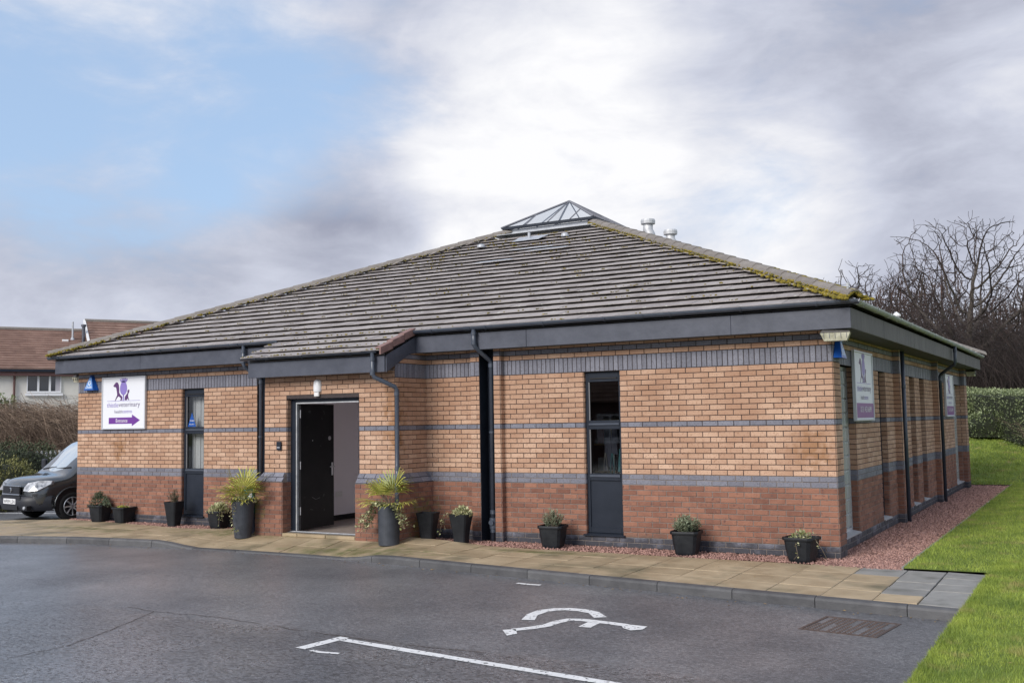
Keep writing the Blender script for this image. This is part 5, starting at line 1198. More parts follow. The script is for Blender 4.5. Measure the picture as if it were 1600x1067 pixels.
def mark(label, pts, w):
    q = MB(); stroke(q, dense(pts, 6), w); o = q.build('bay_line', 'road_paint'); tag(o, label, 'road marking', 'white lines painted on the car park'); return o
mark('long straight white bay line running towards the drain', [(-3.06, -6.25), (-1.6, -6.42), (-.28, -6.565), (1.5, -6.75)], .10)
mark('short white bar crossing the end of the long bay line', [(-3.16, -6.70), (-3.10, -6.16)], .12)
mark('thin curved white tick beside the end of the long bay line', [(-3.02, -6.715), (-2.90, -6.735), (-2.715, -6.70)], .05)
mark('short lone white dash near the kerb', [(-3.22, -2.78), (-3.05, -2.80), (-2.887, -2.79)], .07)
mark('white bay line beside the parked van, crossing the tarmac at the picture edge', [(-21.5, .4), (-19.45, 1.2), (-17.9, 1.7)], .10)
mark('white bay line between the parked van and the building', [(-16.0, .1), (-15.95, 2.2), (-15.9, 6)], .10)
q = MB()
dr = thing('drain_cover', 'rusty ribbed drain cover set in the tarmac by the kerb', 'drain', (.9, -3.70, -.118), math.radians(-7))
q.box((-.36, -.36, -.02), (.36, -.33, .004)); q.box((-.36, .33, -.02), (.36, .36, .004)); q.box((-.36, -.3299, -.02), (-.33, .3299, .004)); q.box((.33, -.3299, -.02), (.36, .3299, .004)); q.box((-.33, -.33, -.03), (.33, .33, -.004)); q.build('frame', 'iron', dr)
q = MB()
for i in range(13):
    for j in range(13):
        x = -.30 + i * .05; y = -.30 + j * .05
        if (i // 3 + j // 7) % 2 and i % 3 == 0: continue
        q.box((x - .016, y - .010, -.004), (x + .016, y + .010, .005), r=R.random(), bev=.003)
tag(q.build('studs', 'iron', dr), kind='stuff')
q = MB(); prev = None
for (a, b) in [((-6.295, -5.954), (-5.825, -6.024)), ((-5.825, -6.024), (-5.625, -6.01)), ((-5.825, -6.024), (-5.399, -6.925)), ((-5.399, -6.925), (-5.162, -7.589)), ((-5.625, -6.01), (-5.031, -5.963)), ((-5.031, -5.963), (-4.3, -6.02)), ((-4.1, -6.05), (-3.687, -6.103)), ((-3.5, -6.11), (-2.648, -6.164)), ((-2.4, -6.16), (-1.59, -6.125)), ((-5.162, -7.589), (-5.2, -8.1))]: stroke(q, [(a[0] + (b[0] - a[0]) * i / 6 + R.uniform(-.02, .02), a[1] + (b[1] - a[1]) * i / 6 + R.uniform(-.02, .02)) for i in range(7)], .009)
o = q.build('crack', 'soil'); o['kind'] = 'structure'
# fallen leaves and grit gathered by the kerb, on the paving and on the lawn
mat('dead_leaf', (.12, .07, .03), (.36, .24, .11), attr=True, rough=.8)
q = MB()
def flat_leaf(x, y, z, s):
    a = R.uniform(0, 2 * PI); c, d = math.cos(a) * s, math.sin(a) * s; q.face([(x - c, y - d, z), (x + d * .5, y - c * .5, z + s * R.uniform(.1, .4)), (x + c, y + d, z + s * R.uniform(0, .3)), (x - d * .5, y + c * .5, z + s * R.uniform(.1, .4))], R.random())
for i in range(150): x = R.uniform(-14, 1.7); flat_leaf(x, kline(x) - abs(R.gauss(.02, .12)) - .02, -.114, R.uniform(.008, .022))
for i in range(70): x = R.uniform(-14.5, .8); y = R.uniform(kline(x) + .15, min(yback(x), -.95 if x < -6 else -.6)); flat_leaf(x, y, ground_z(x, y) + .006, R.uniform(.008, .02))
for i in range(120): x = R.uniform(1.9, 4.8); y = R.uniform(-8.5, 10); flat_leaf(x, y, lawn_h(x, y) + R.uniform(.012, .03), R.uniform(.01, .025))
for i in range(120): x = R.uniform(-3, 2.2); y = R.uniform(16, 27); flat_leaf(x, y, lawn_h(x, y) + .04, R.uniform(.02, .05))
tag(q.build('fallen_leaves', 'dead_leaf'), 'scattered dead brown leaves along the kerb, on the paving and the lawn', 'leaves', kind='stuff')

# ------------------------------------------------------------------ parked van (nose towards the car park)
van = thing('van', 'dark grey van parked nose out beyond the west end of the building', 'van', (-17.143, -.121, -.12), math.radians(-8))
ST = [ # y, half width, bottom, shoulder z, shoulder half width, top z, top half width
 (0.00, .52, .30, .52, .52, .70, .46), (0.03, .64, .26, .56, .65, .76, .56), (.10, .745, .24, .62, .755, .845, .62), (.22, .81, .24, .68, .82, .895, .66), (.42, .848, .24, .74, .852, .93, .70), (.70, .86, .25, .81, .86, .945, .73), (.86, .862, .25, .86, .862, .965, .74),
 (1.08, .862, .25, .92, .855, 1.17, .715), (1.32, .862, .25, .98, .852, 1.40, .69), (1.56, .862, .25, 1.0, .85, 1.57, .67), (1.80, .862, .25, 1.01, .85, 1.67, .66), (2.10, .862, .25, 1.02, .85, 1.72, .65), (3.2, .862, .25, 1.02, .85, 1.74, .65), (4.0, .85, .27, 1.02, .84, 1.73, .66), (4.14, .80, .32, 1.0, .80, 1.70, .62)]
def sec(s):
    y, w, zb, zs, ws_, zt, wt = s; h = zt - zs
    cr = .035
    half = [(0, zb), (w * .80, zb), (w * .965, zb + .05), (w, zb + .16), (w * 1.0, (zb + zs) / 2 + .06), (ws_, zs), (ws_ + (wt - ws_) * .45, zs + h * .5), (wt, zt - h * .10 - .012), (wt * .90, zt), (wt * .5, zt + cr * .75), (0, zt + cr)]
    # plan rounding: outer points further back near the nose
    k = max(0, 1 - y / .3)
    return [(x, y + k * .10 * (x / .86) ** 2, z) for x, z in half] + [(-x, y + k * .10 * (x / .86) ** 2, z) for x, z in half[-2:0:-1]]
vs = []; 
for s in ST: vs += sec(s)
n = len(sec(ST[0])); fs = [(i * n + j, i * n + (j + 1) % n, (i + 1) * n + (j + 1) % n, (i + 1) * n + j) for i in range(len(ST) - 1) for j in range(n)] + [tuple(range(n))[::-1], tuple(range((len(ST) - 1) * n, len(ST) * n))]
q = MB(); q.add(vs, fs); body = q.build('body', 'van_paint', van, smooth=True)
mdf = body.modifiers.new('sub', 'SUBSURF'); mdf.levels = 1; mdf.render_levels = 1
WY, WYR, WX, WR = .87, 3.45, .745, .305
def topz(y):
    for a, b in zip(ST, ST[1:]):
        if y <= b[0]: f = (y - a[0]) / (b[0] - a[0]); return a[5] + (b[5] - a[5]) * f
    return ST[-1][5]
# windscreen
q = MB(); M_, K_ = 8, 10; g = []
for i in range(M_ + 1):
    y = .87 + (1.66 - .87) * i / M_
    for j in range(K_ + 1):
        x = -1 + 2 * j / K_; wx = (.735 - .085 * i / M_) * x; g.append((wx, y + .13 * x * x * (1 - .3 * i / M_), topz(y) + .055 - .015 * x * x))
q.add(g, [(i * (K_ + 1) + j, i * (K_ + 1) + j + 1, (i + 1) * (K_ + 1) + j + 1, (i + 1) * (K_ + 1) + j) for i in range(M_) for j in range(K_)]); q.build('windscreen', 'windscreen_sky_sheen', van, smooth=True)
for sx in (-1, 1):
    q = MB(); q.face([(sx * .868, 1.30, 1.07), (sx * .868, 2.15, 1.07), (sx * .745, 2.15, 1.60), (sx * .745, 1.66, 1.58)][::sx]); q.build('side_window', 'window_far', van)
    q = MB(); q.tube([(sx * .84, 1.22, 1.12), (sx * .95, 1.22, 1.13)], .02, 6); q.box((min(sx * .93, sx * 1.08), 1.16, 1.05), (max(sx * .93, sx * 1.08), 1.26, 1.28), bev=.03); q.build('mirror', 'van_plastic', van)
# bumper
q = MB(); K_ = 20; rows_ = [(.50, .035), (.56, .02), (.545, -.035), (.44, -.055), (.34, -.05), (.27, -.02), (.24, .03)]; g = []
prof_x = []
for (z, dy) in rows_:
    for j in range(K_ + 1):
        a = -1 + 2 * j / K_; x = .862 * math.copysign(1 - (1 - abs(a)) ** 1.25, a) * 1.0 + 0; ax = abs(x) / .87; yy = .46 * ax ** 5.0 + dy * 1.0 + .02 * ax ** 2; g.append((x * 1.008, yy, z))
q.add(g, [(i * (K_ + 1) + j, i * (K_ + 1) + j + 1, (i + 1) * (K_ + 1) + j + 1, (i + 1) * (K_ + 1) + j) for i in range(len(rows_) - 1) for j in range(K_)]); q.build('bumper', 'van_plastic', van, smooth=True)
def fbox(nm, x0, x1, z0, z1, y, mt, d=.02, bev=.004, parent=van): q = MB(); q.box((x0, y - d, z0), (x1, y, z1), bev=bev); return q.build(nm, mt, parent)
gr = fbox('grille', -.36, .36, .60, .755, .005, 'ink_black', .03)
for k in range(3): q = MB(); q.box((-.35, -.034, .625 + k * .04), (.35, -.024, .637 + k * .04)); q.build('grille_bar', 'van_plastic', gr)
fbox('grille_trim', -.37, .37, .752, .772, .0, 'chrome', .03); fbox('grille_trim', -.37, .37, .572, .597, -.012, 'chrome', .03)
lg = fbox('lower_grille', -.42, .42, .47, .56, -.03, 'ink_black', .012); fbox('air_intake', -.34, .34, .265, .355, -.04, 'ink_black', .018)
for sx in (-1, 1): fbox('fog_recess', min(sx * .46, sx * .70), max(sx * .46, sx * .70), .27, .36, .015 + .05, 'ink_black', .10); q = MB(); q.lathe([(.0, .02), (.035, .015), (.04, 0)], n=14); o = q.build('fog_lamp', 'headlamp', van); o.location = (sx * .60, -.035, .315); o.rotation_euler = (PI / 2, 0, 0)
np_ = fbox('number_plate', -.26, .26, .385, .495, -.048, 'plate_white', .014); q = MB(); add_text(q, 'WF09 LSN', -.235, .402, .47, .076, Vector((0, -.0635, 0)), Vector((1, 0, 0)), Vector((0, 0, 1)), Vector((0, -.0005, 0))); q.build('plate_lettering', 'ink_black', np_)
q = MB(); q.lathe([(.055, 0), (.055, .012), (.043, .016)], n=20); o = q.build('badge_ring', 'chrome', van); o.location = (0, -.03, .675); o.rotation_euler = (PI / 2, 0, 0); o.scale = (.8, 1, 1)
q = MB(); q.lathe([(.042, .008), (0, .010)], n=20); o = q.build('badge', 'van_plastic', van); o.location = (0, -.03, .675); o.rotation_euler = (PI / 2, 0, 0); o.scale = (.8, 1, 1)
q = MB(); 
for xx in (-.015, -.005, .005, .015): q.box((xx - .0025, -.043, .65), (xx + .0025, -.0405, .70))
q.build('badge_bars', 'chrome', van)
for sx in (-1, 1):
    pts = [Vector((sx * .48, .005, .665)), Vector((sx * .64, .035, .650)), Vector((sx * .80, .155, .675)), Vector((sx * .868, .40, .80)), Vector((sx * .845, .44, .865)), Vector((sx * .72, .24, .875)), Vector((sx * .54, .075, .825)), Vector((sx * .49, .03, .745))]
    c = sum(pts, Vector()) / len(pts); outv = Vector((sx * .45, -1, .25)).normalized(); q = MB(); q.add([p + outv * .012 for p in pts] + [c + outv * .065] + [p - outv * .06 for p in pts], [(i, (i + 1) % 8, 8) for i in range(8)] + [(i, 9 + i, 9 + (i + 1) % 8, (i + 1) % 8) for i in range(8)]); q.build('headlight', 'headlamp', van, smooth=False)
# wheels
for sx in (-1, 1):
    for wy in (WY, WYR):
        w = link(bpy.data.objects.new('wheel', None)); w.parent = van; w.location = (sx * WX, wy, WR)
        def turned(prof, nm, mt, n=28, sm=True):
            q = MB(); vs = []
            for rr, x in prof:
                for j in range(n): t_ = 2 * PI * j / n; vs.append((x * sx, rr * math.cos(t_), rr * math.sin(t_)))
            q.add(vs, [(i * n + j, i * n + (j + 1) % n, (i + 1) * n + (j + 1) % n, (i + 1) * n + j) for i in range(len(prof) - 1) for j in range(n)]); return q.build(nm, mt, w, smooth=sm)
        turned([(.20, .085), (.24, .10), (.285, .095), (WR, .065), (WR, -.09), (.2, -.1)], 'tyre', 'rubber')
        turned([(.205, .088), (.19, .10), (.185, .06), (.0, .04)], 'rim', 'rubber')
        q = MB()
        for k in range(8):
            a = k * PI / 4; q.tube([(sx * .092, .03 * math.cos(a), .03 * math.sin(a)), (sx * .098, .11 * math.cos(a), .11 * math.sin(a)), (sx * .092, .19 * math.cos(a + .08), .19 * math.sin(a + .08))], [.022, .014, .022], 6)
        n_ = 24
        for j in range(n_):
            a, b = 2 * PI * j / n_, 2 * PI * (j + 1) / n_; q.tube([(sx * .094, .193 * math.cos(a), .193 * math.sin(a)), (sx * .094, .193 * math.cos(b), .193 * math.sin(b))], .010, 4)
        q.tube([(sx * .07, 0, 0), (sx * .104, 0, 0)], .04, 12); q.build('spokes', 'alloy', w)
    # arches: dark opening and a flared lip
    for wy in (WY, WYR):
        q = MB(); n_ = 20; c0 = (sx * .871, wy, WR)
        pts = [(sx * .8715, wy + .375 * math.cos(PI * j / n_), WR + .03 + .36 * math.sin(PI * j / n_)) for j in range(n_ + 1)] + [(sx * .8715, wy - .36, .15), (sx * .8715, wy + .36, .15)]
        q.face(pts if sx < 0 else pts[::-1]); q.build('wheel_arch', 'ink_black', van)
        q = MB(); q.tube([(sx * .872, wy + .385 * math.cos(PI * j / n_), WR + .03 + .372 * math.sin(PI * j / n_)) for j in range(n_ + 1)], .018, 6); q.build('arch_lip', 'van_paint', van, smooth=True)
    w = None
for o in [o for o in bpy.data.objects if o.name.startswith('wheel') and o.parent == van and o.type == 'EMPTY']: o.location.x *= 1.06
for (a, b, c) in (((-.1, .93, 1.07), (.25, .96, 1.10), (.55, 1.0, 1.12)), ((-.55, .95, 1.07), (-.3, .96, 1.10), (0, .97, 1.12))): q = MB(); q.tube([a, b, c], .012, 5); q.build('wiper', 'ink_black', van)

# ------------------------------------------------------------------ house beyond the car park
def hp(s, t, z): return Vector((-50.3 + .5 * s + .866 * t * -1, 21.15 + .866 * s + .5 * t, z))     # s along the front, t away from the viewer
HS = Vector((.5, .866, 0)); HN = Vector((.866, -.5, 0)); HO = Vector((-50.3, 21.15, 0))
def hq(s, o, z): return HO + HS * s + HN * o + Vector((0, 0, z))      # o: outwards towards the viewer
house = thing('cream_house', 'cream rendered house with red brown tiled roof and white three-light upper window', 'house', HO)
def hb(q, s0, s1, o0, o1, z0, z1, r=.5): q.hexa([hq(s0, o0, z0), hq(s0, o1, z0), hq(s1, o1, z0), hq(s1, o0, z0)][::-1][::-1], [hq(s0, o0, z1), hq(s0, o1, z1), hq(s1, o1, z1), hq(s1, o0, z1)], r)
EZ = 5.25; RG = 7.80; DP = 4.2
q = MB(); hb(q, -14, 5.0, -8.4, 0, -.3, EZ); hb(q, 5.0, 14, -8.4, .25, -.3, EZ + .25); build_w(q, 'wall', 'render_cream', house)
def roof_face(s0, s1, o_e, ze, o_r, zr, ncourse, nm='tile_courses'):
    q = MB()
    for k in range(ncourse):
        f0, f1 = k / ncourse, (k + 1.12) / ncourse
        s = s0 - (k % 2) * .15
        while s < s1:
            a, b = max(s, s0), min(s + .6, s1); oo0, oo1 = o_e + (o_r - o_e) * f0, o_e + (o_r - o_e) * f1; z0, z1 = ze + (zr - ze) * f0 + .12, ze + (zr - ze) * f1 + .0; wob = R.uniform(-.006, .006)
            q.face([hq(a, oo0, z0 + wob), hq(b, oo0, z0 + wob), hq(b, oo1, z1), hq(a, oo1, z1)], R.random()); q.face([hq(a, oo0, z0 - .12), hq(b, oo0, z0 - .12), hq(b, oo0, z0 + wob), hq(a, oo0, z0 + wob)], 0); s += .6
    o = build_w(q, nm, 'roof_red', house); o['kind'] = 'stuff'; return o
roof_face(-14.3, 5.3, .42, EZ - .05, -DP, RG, 17); roof_face(4.85, 14.3, .62, EZ + .0, -4.0, RG + .62, 18)
q = MB(); q.face([hq(-14.3, -DP, RG), hq(5.3, -DP, RG), hq(5.3, -8.9, EZ), hq(-14.3, -8.9, EZ)]); q.face([hq(4.9, -4, RG + .6), hq(14.3, -4, RG + .6), hq(14.3, -8.6, EZ + .2), hq(4.9, -8.6, EZ + .2)])
q.face([hq(5.0, .25, EZ), hq(5.0, -4, RG + .55), hq(5.0, -8.4, EZ)]); build_w(q, 'back_roof', 'roof_red', house)
for a, b, o_, z in ((-14.3, 5.0, -DP, RG + .05), (4.85, 14.3, -4.0, RG + .66)): q = MB(); q.tube([hq(a, o_, z), hq(b, o_, z)], .13, 8); build_w(q, 'ridge_tiles', 'tile_hip', house)
q = MB(); q.hexa([hq(4.75, .66, EZ - .05), hq(4.88, .66, EZ - .05), hq(4.88, -4, RG + .57), hq(4.75, -4, RG + .57)], [hq(4.75, .66, EZ + .12), hq(4.88, .66, EZ + .12), hq(4.88, -4, RG + .74), hq(4.75, -4, RG + .74)]); build_w(q, 'barge_board', 'white_paint', house)
q = MB(); hb(q, -14.2, 4.7, .36, .46, EZ - .20, EZ - .06); build_w(q, 'gutter', 'frame_dark', house)
q = MB(); hb(q, -14.2, 4.7, .02, .36, EZ - .42, EZ - .20); build_w(q, 'fascia_board', 'brown_paint', house)
q = MB(); q.tube([hq(.72, .4, EZ - .2), hq(.72, .10, EZ - .55), hq(.72, .10, 0)], .06, 8); build_w(q, 'downpipe', 'brown_paint', house)
def hwindow(s0, s1, z0, z1, lights):
    w = link(bpy.data.objects.new('window', None)); w.parent = house
    q = MB(); hb(q, s0, s1, .02, .07, z0, z0 + .09); hb(q, s0, s1, .02, .07, z1 - .09, z1)
    for k in range(lights + 1): c = s0 + (s1 - s0) * k / lights; hb(q, c - .055 if k else c, c + .055 if k < lights else c, .021, .075, z0 + .091, z1 - .091)
    build_w(q, 'window_frame', 'upvc', w)
    for k in range(lights): a = s0 + (s1 - s0) * k / lights + .056; b = s0 + (s1 - s0) * (k + 1) / lights - .056; q = MB(); hb(q, a, b, .01, .03, z0 + .09, z1 - .09); build_w(q, 'glass_pane', 'window_far', w)
    q = MB(); hb(q, s1 - (s1 - s0) * .17, s1 - .06, .031, .034, z0 + .09, z1 - .09); build_w(q, 'curtain', 'curtain', w)
    q = MB(); hb(q, s0 - .08, s1 + .08, .02, .16, z0 - .17, z0 - .03); build_w(q, 'sill', 'upvc', w)
hwindow(1.35, 3.15, 3.88, EZ - .24, 3); hwindow(-6, -4.2, 3.62, EZ - .3, 3); hwindow(7.5, 9.4, 3.9, EZ - .1, 3)
# roof pipes and a small vent
def on_h(s, f, extra=0): return hq(s, .42 + (-DP - .42) * f, EZ - .05 + (RG - EZ + .05) * f + extra)
q = MB(); q.tube([on_h(4.05, .74), on_h(4.05, .74, 1.15)], .055, 8); q.lathe([(.14, 0), (.07, .2)], c=on_h(4.05, .74, .02), n=8); build_w(q, 'vent_pipe', 'lead', house)
q = MB(); q.tube([on_h(4.62, .66), on_h(4.62, .66, 1.05)], .10, 8); q.tube([on_h(4.62, .66, 1.05), on_h(4.62, .66, 1.18)], .15, 8); build_w(q, 'flue', 'paint_grey', house)
q = MB(); a = on_h(3.45, .70, .08); q.tube([a, a + HS * .34], .09, 6); build_w(q, 'vent_tile', 'white_paint', house)

HS = Vector((-1, .06, 0)).normalized(); HN = Vector((-.06, -1, 0)) * -1; HO = Vector((-8, -31, 0))
house2 = thing('brown_house', 'house with a brown tiled roof across the car park, mirrored in the tall front windows', 'house', HO); EZ = 2.7; RG = 5.6
q = MB(); hb(q, -6, 16, -8.4, 0, -.3, EZ); build_w(q, 'wall', 'brown_paint', house2)
house = house2; roof_face(-6.3, 16.3, .42, EZ - .05, -DP, RG, 15); hwindow(1, 3, .9, 2.1, 3); hwindow(8, 10, .9, 2.1, 3)
q = MB(); q.face([hq(-6.3, -DP, RG), hq(16.3, -DP, RG), hq(16.3, -8.9, EZ), hq(-6.3, -8.9, EZ)]); q.face([hq(-6, 0, EZ), hq(-6, -DP, RG - .05), hq(-6, -8.4, EZ)]); q.face([hq(16, 0, EZ), hq(16, -DP, RG - .05), hq(16, -8.4, EZ)]); build_w(q, 'back_roof', 'roof_red', house2)

# ------------------------------------------------------------------ bare trees
def bare_tree(name, height, trunk_r, seed, levels=6, spread=.55, split=3, twig_dens=1.0, sides=(8, 6, 5, 4, 3, 3, 3), first=.32, matn='bark', upward=.3, limbs=4, fan=None):
    rr = random.Random(seed); q = MB(); 
    def grow(p, d, L_, r, lv):
        n = 4 if lv < 3 else 3; pts = [p]; dd = d.copy(); c = p
        for i in range(n):
            dd = (dd + Vector((rr.gauss(0, .13), rr.gauss(0, .13), rr.gauss(.03, .09))) * (1 + .25 * lv) * .9).normalized(); c = c + dd * (L_ / n); pts.append(c)
        r1 = r * (.62 if lv else .78); rs = [r + (r1 - r) * i / n for i in range(n + 1)]
        if lv == 0: rs[0] = r * 1.35
        q.tube(pts, rs, sides[min(lv, 6)], r=rr.random(), cap=False)
        if lv >= levels: return
        k = split if lv < levels - 1 else split + 1
        if lv == 0: k = limbs
        for i in range(k):
            f = 1.0 if i == 0 else rr.uniform(.35, 1.0) if lv else rr.uniform(.75, 1)
            idx = min(n - 1, int(f * n)); pp = pts[idx].lerp(pts[idx + 1], f * n - idx) if f < 1 else pts[-1]
            a = rr.uniform(0, 2 * PI); side = dd.orthogonal().normalized(); side = Matrix.Rotation(a, 3, dd) @ side
            sp = spread * rr.uniform(.6, 1.35) * (.55 if i == 0 and lv else 1)
            if lv == 0 and fan: sp = fan[i % len(fan)]; a0_ = 2.399 * i; side = Vector((math.cos(a0_), math.sin(a0_), 0)); side = (side - dd * side.dot(dd)).normalized(); f = .8 + .2 * (i % 3) / 2; idx = min(n - 1, int(f * n)); pp = pts[idx].lerp(pts[idx + 1], f * n - idx) if f < 1 else pts[-1]
            nd = (dd * math.cos(sp) + side * math.sin(sp) + Vector((0, 0, upward * .35))).normalized()
            grow(pp, nd, L_ * rr.uniform(.62, .86) * (1.15 if i == 0 else .92) * (1 if lv or not fan else .82), rs[-1] * (.90 if i == 0 else rr.uniform(.58, .80)), lv + 1)
    grow(Vector((0, 0, 0)), Vector((rr.gauss(0, .04), rr.gauss(0, .04), 1)), height * first, trunk_r, 0)
    zs = max(v[2] for v in q.v); 
    k = height / zs; q.v = [(v[0] * k, v[1] * k, v[2] * k) for v in q.v]
    return q
def P2(x, y, depth):
    d = f_ + r_ * ((x - 800) / 1591.73) - u_ * ((y - 533.5) / 1591.73); return Vector(CAM) + d * depth
TG = 'leafless trees behind the clinic'
def place_tree(q, label, x, y, z, rz, matn, grp=TG, kind='bare_tree'):
    t = thing(kind, label, 'tree', (x, y, z), rz, grp); 
    # trunk and limbs are one mesh, fine twigs the other
    return t
def grown_tree(seed, crown_c, crown_r, n_att, trunk_h, D=.2, infl=2.2, kill=.42, tip=.009, low=-.55, lean=(0, 0), jitter=.12, twigs=2):
    g = np.random.default_rng(seed); pts = []
    while len(pts) < n_att:
        p = g.uniform(-1, 1, 3); rr = np.linalg.norm(p)
        if rr > 1 or rr < .25 or p[2] < low: continue
        k = 1 + .18 * noise.noise(Vector(p * 2.1) + Vector((seed, 0, 0)))
        if g.random() < .35: p = p / rr * g.uniform(.8, 1)
        pts.append(np.array(crown_c) + p * np.array(crown_r) * k)
    A = np.array(pts); alive = np.ones(len(A), bool)
    nodes = [np.zeros(3)]; par = [-1]; h = 0; p = np.zeros(3)
    while h < trunk_h: p = p + np.array([lean[0] + g.normal(0, .03), lean[1] + g.normal(0, .03), 1]) * D; nodes.append(p.copy()); par.append(len(nodes) - 2); h += D
    near = np.full(len(A), 1e9); who = np.zeros(len(A), int)
    def upd(k0):
        N_ = np.array(nodes[k0:]); 
        d = np.linalg.norm(A[:, None] - N_[None], axis=2); m_ = d.argmin(1); dm = d[np.arange(len(A)), m_]; b = dm < near; near[b] = dm[b]; who[b] = m_[b] + k0
    upd(0)
    for it in range(170):
        act = alive & (near < (infl if it > 14 else 9)); 
        if not act.any(): break
        k0 = len(nodes); idx = np.nonzero(act)[0]; dirs = {}
        for a in idx:
            w = who[a]; v = A[a] - nodes[w]; v = v / (np.linalg.norm(v) + 1e-9); dirs[w] = dirs.get(w, 0) + v
        for w, v in dirs.items():
            nv = np.linalg.norm(v)
            if nv < .2: v = v + g.normal(0, .5, 3); nv = np.linalg.norm(v)
            v = v / nv + g.normal(0, jitter, 3) + np.array([0, 0, .06]); v /= np.linalg.norm(v); nodes.append(nodes[w] + v * D); par.append(w)
        upd(k0); alive &= near > kill
    n0 = len(nodes); ch = [[] for _ in nodes]
    for i_, q_ in enumerate(par):
        if q_ >= 0: ch[q_].append(i_)
    for i_ in range(n0):      # fine twigs
        if len(ch[i_]) <= 1 and nodes[i_][2] > trunk_h:
            for _ in range(twigs if not ch[i_] else (1 if g.random() < .45 else 0)):
                d = nodes[i_] - nodes[par[i_]]; d = d / np.linalg.norm(d) + g.normal(0, .55, 3) + np.array([0, 0, .15]); d /= np.linalg.norm(d); w = i_
                for st_ in range(g.integers(2, 4)):
                    d = d + g.normal(0, .18, 3); d /= np.linalg.norm(d); nodes.append(nodes[w] + d * D * .9); par.append(w); ch.append([]); ch[w].append(len(nodes) - 1); w = len(nodes) - 1
    R_ = np.zeros(len(nodes)); 
    for i_ in range(len(nodes) - 1, -1, -1):
        R_[i_] = tip if not ch[i_] else (sum(R_[c] ** 2.25 for c in ch[i_])) ** (1 / 2.25)
    thick, thin = MB(), MB(); stack = [0]
    while stack:
        s0 = stack.pop(); chain = [s0] if par[s0] < 0 else [par[s0], s0]; c = s0
        while ch[c]:
            k_ = sorted(ch[c], key=lambda q_: -R_[q_]); stack.extend(k_[1:]); c = k_[0]; chain.append(c)
        rad = [float(min(R_[q_], R_[chain[1]] if q_ == chain[0] and par[s0] >= 0 else 9)) for q_ in chain]
        if par[s0] < 0: rad[0] *= 1.5
        # split the chain where it becomes thin
        cut = next((k_ for k_, r_q in enumerate(rad) if r_q < .045), len(rad))
        P_ = [Vector(nodes[q_]) for q_ in chain]
        if cut >= 2: thick.tube(P_[:cut + 1], rad[:cut + 1], 7, cap=False)
        st_ = max(0, cut - 1) if cut >= 2 else 0
        if len(P_) - st_ >= 2:
            hi = max(rad[st_:]); thin.tube(P_[st_:], rad[st_:], 3 if hi < .02 else 4, r=float(g.random()), cap=False)
    return thick, thin
def split_tree(q, t, matn, tmat, cut):
    """faces of thick wood form the trunk part, the rest the crown"""
    A, Bq = MB(), MB()
    for f, r in zip(q.f, q.r):
        pts = [q.v[i] for i in f]; e = (Vector(pts[0]) - Vector(pts[1])).length
        (A if e > cut else Bq).face(pts, r)
    a = A.build('trunk', matn, t); b = Bq.build('crown', tmat, t); return a, b
t = thing('bare_tree', 'big bare tree with wide forking limbs, standing clear against the sky behind the hedge', 'tree', (-2.05, 35.3, lawn_h(-2.05, 35.3) - .1), .6)
th, tn = grown_tree(5, (.1, 0, 5.6), (3.7, 3.4, 3.3), 1500, 2.9, tip=.0095); th.build('trunk', 'bark', t); tn.build('crown', 'twig_dark', t)
protos = []
for sd, mt_, cc, cr_, na, thh in ((3, 'twig_dark', (0, 0, 5.6), (2.0, 1.9, 3.4), 520, 2.2), (8, 'twig_dark', (.3, 0, 5.2), (2.7, 2.5, 3.7), 640, 1.6), (15, 'bark_red', (0, .2, 6.0), (1.5, 1.5, 3.0), 420, 3.0), (23, 'twig_dark', (-.2, 0, 4.8), (2.2, 2.4, 4.1), 560, 1.0)):
    holder = thing('bare_tree', 'x', 'tree', (0, 0, -50)); th, tn = grown_tree(sd, cc, cr_, na, thh, D=.26, kill=.5, tip=.013, jitter=.15)
    protos.append((holder, th.build('trunk', 'bark_red' if mt_ == 'bark_red' else 'bark', holder), tn.build('crown', mt_, holder)))
def copy_tree(i, x, y, z, rz, s, label, grp=TG):
    h, a, b = protos[i]; t = h.copy(); link(t); t.location = (x, y, z); t.rotation_euler = (0, 0, rz); t.scale = (s * R.uniform(.9, 1.15), s * R.uniform(.9, 1.15), s); t['label'] = label; t['group'] = grp
    for c in (a, b): d = c.copy(); link(d); d.parent = t
    return t
# px column, depth, height : a wood of bare trees to the north east
wood = [(1285, 70, 9.2), (1300, 64, 8.9), (1322, 72, 9.5), (1345, 66, 10.4), (1368, 60, 8.6), (1385, 74, 9.0), (1402, 58, 8.8), (1420, 66, 9.8), (1442, 56, 9.0), (1458, 70, 10.2), (1478, 60, 9.4), (1500, 74, 9.8), (1520, 62, 8.8), (1545, 56, 8.4), (1562, 70, 10.0), (1580, 60, 9.6), (1600, 66, 10.4), (1612, 54, 9.0), (1640, 62, 9.6), (1660, 58, 9.2),
        (1335, 58, 7.2), (1392, 63, 7.8), (1432, 61, 8.2), (1468, 55, 7.6), (1490, 66, 8.4), (1533, 68, 8.6), (1590, 50, 7.4), (1552, 52, 7.0), (1510, 53, 6.6), (1455, 50, 6.6), (1485, 48, 5.8), (1575, 47, 6.0), (1415, 52, 6.4), (1375, 54, 6.6)]
for i, (px, dp, ht) in enumerate(wood):
    p = P2(px, 640, dp); copy_tree(i % 4, p.x, p.y, lawn_h(p.x, p.y) - .2, R.uniform(0, 6.28), ht / 9.0 * .98 * (1.0 if px < 1480 else .84), 'one of the crowded thin bare trees in the brown wood beyond the hedge')
for h, a, b in protos: bpy.data.objects.remove(a); bpy.data.objects.remove(b); bpy.data.objects.remove(h)
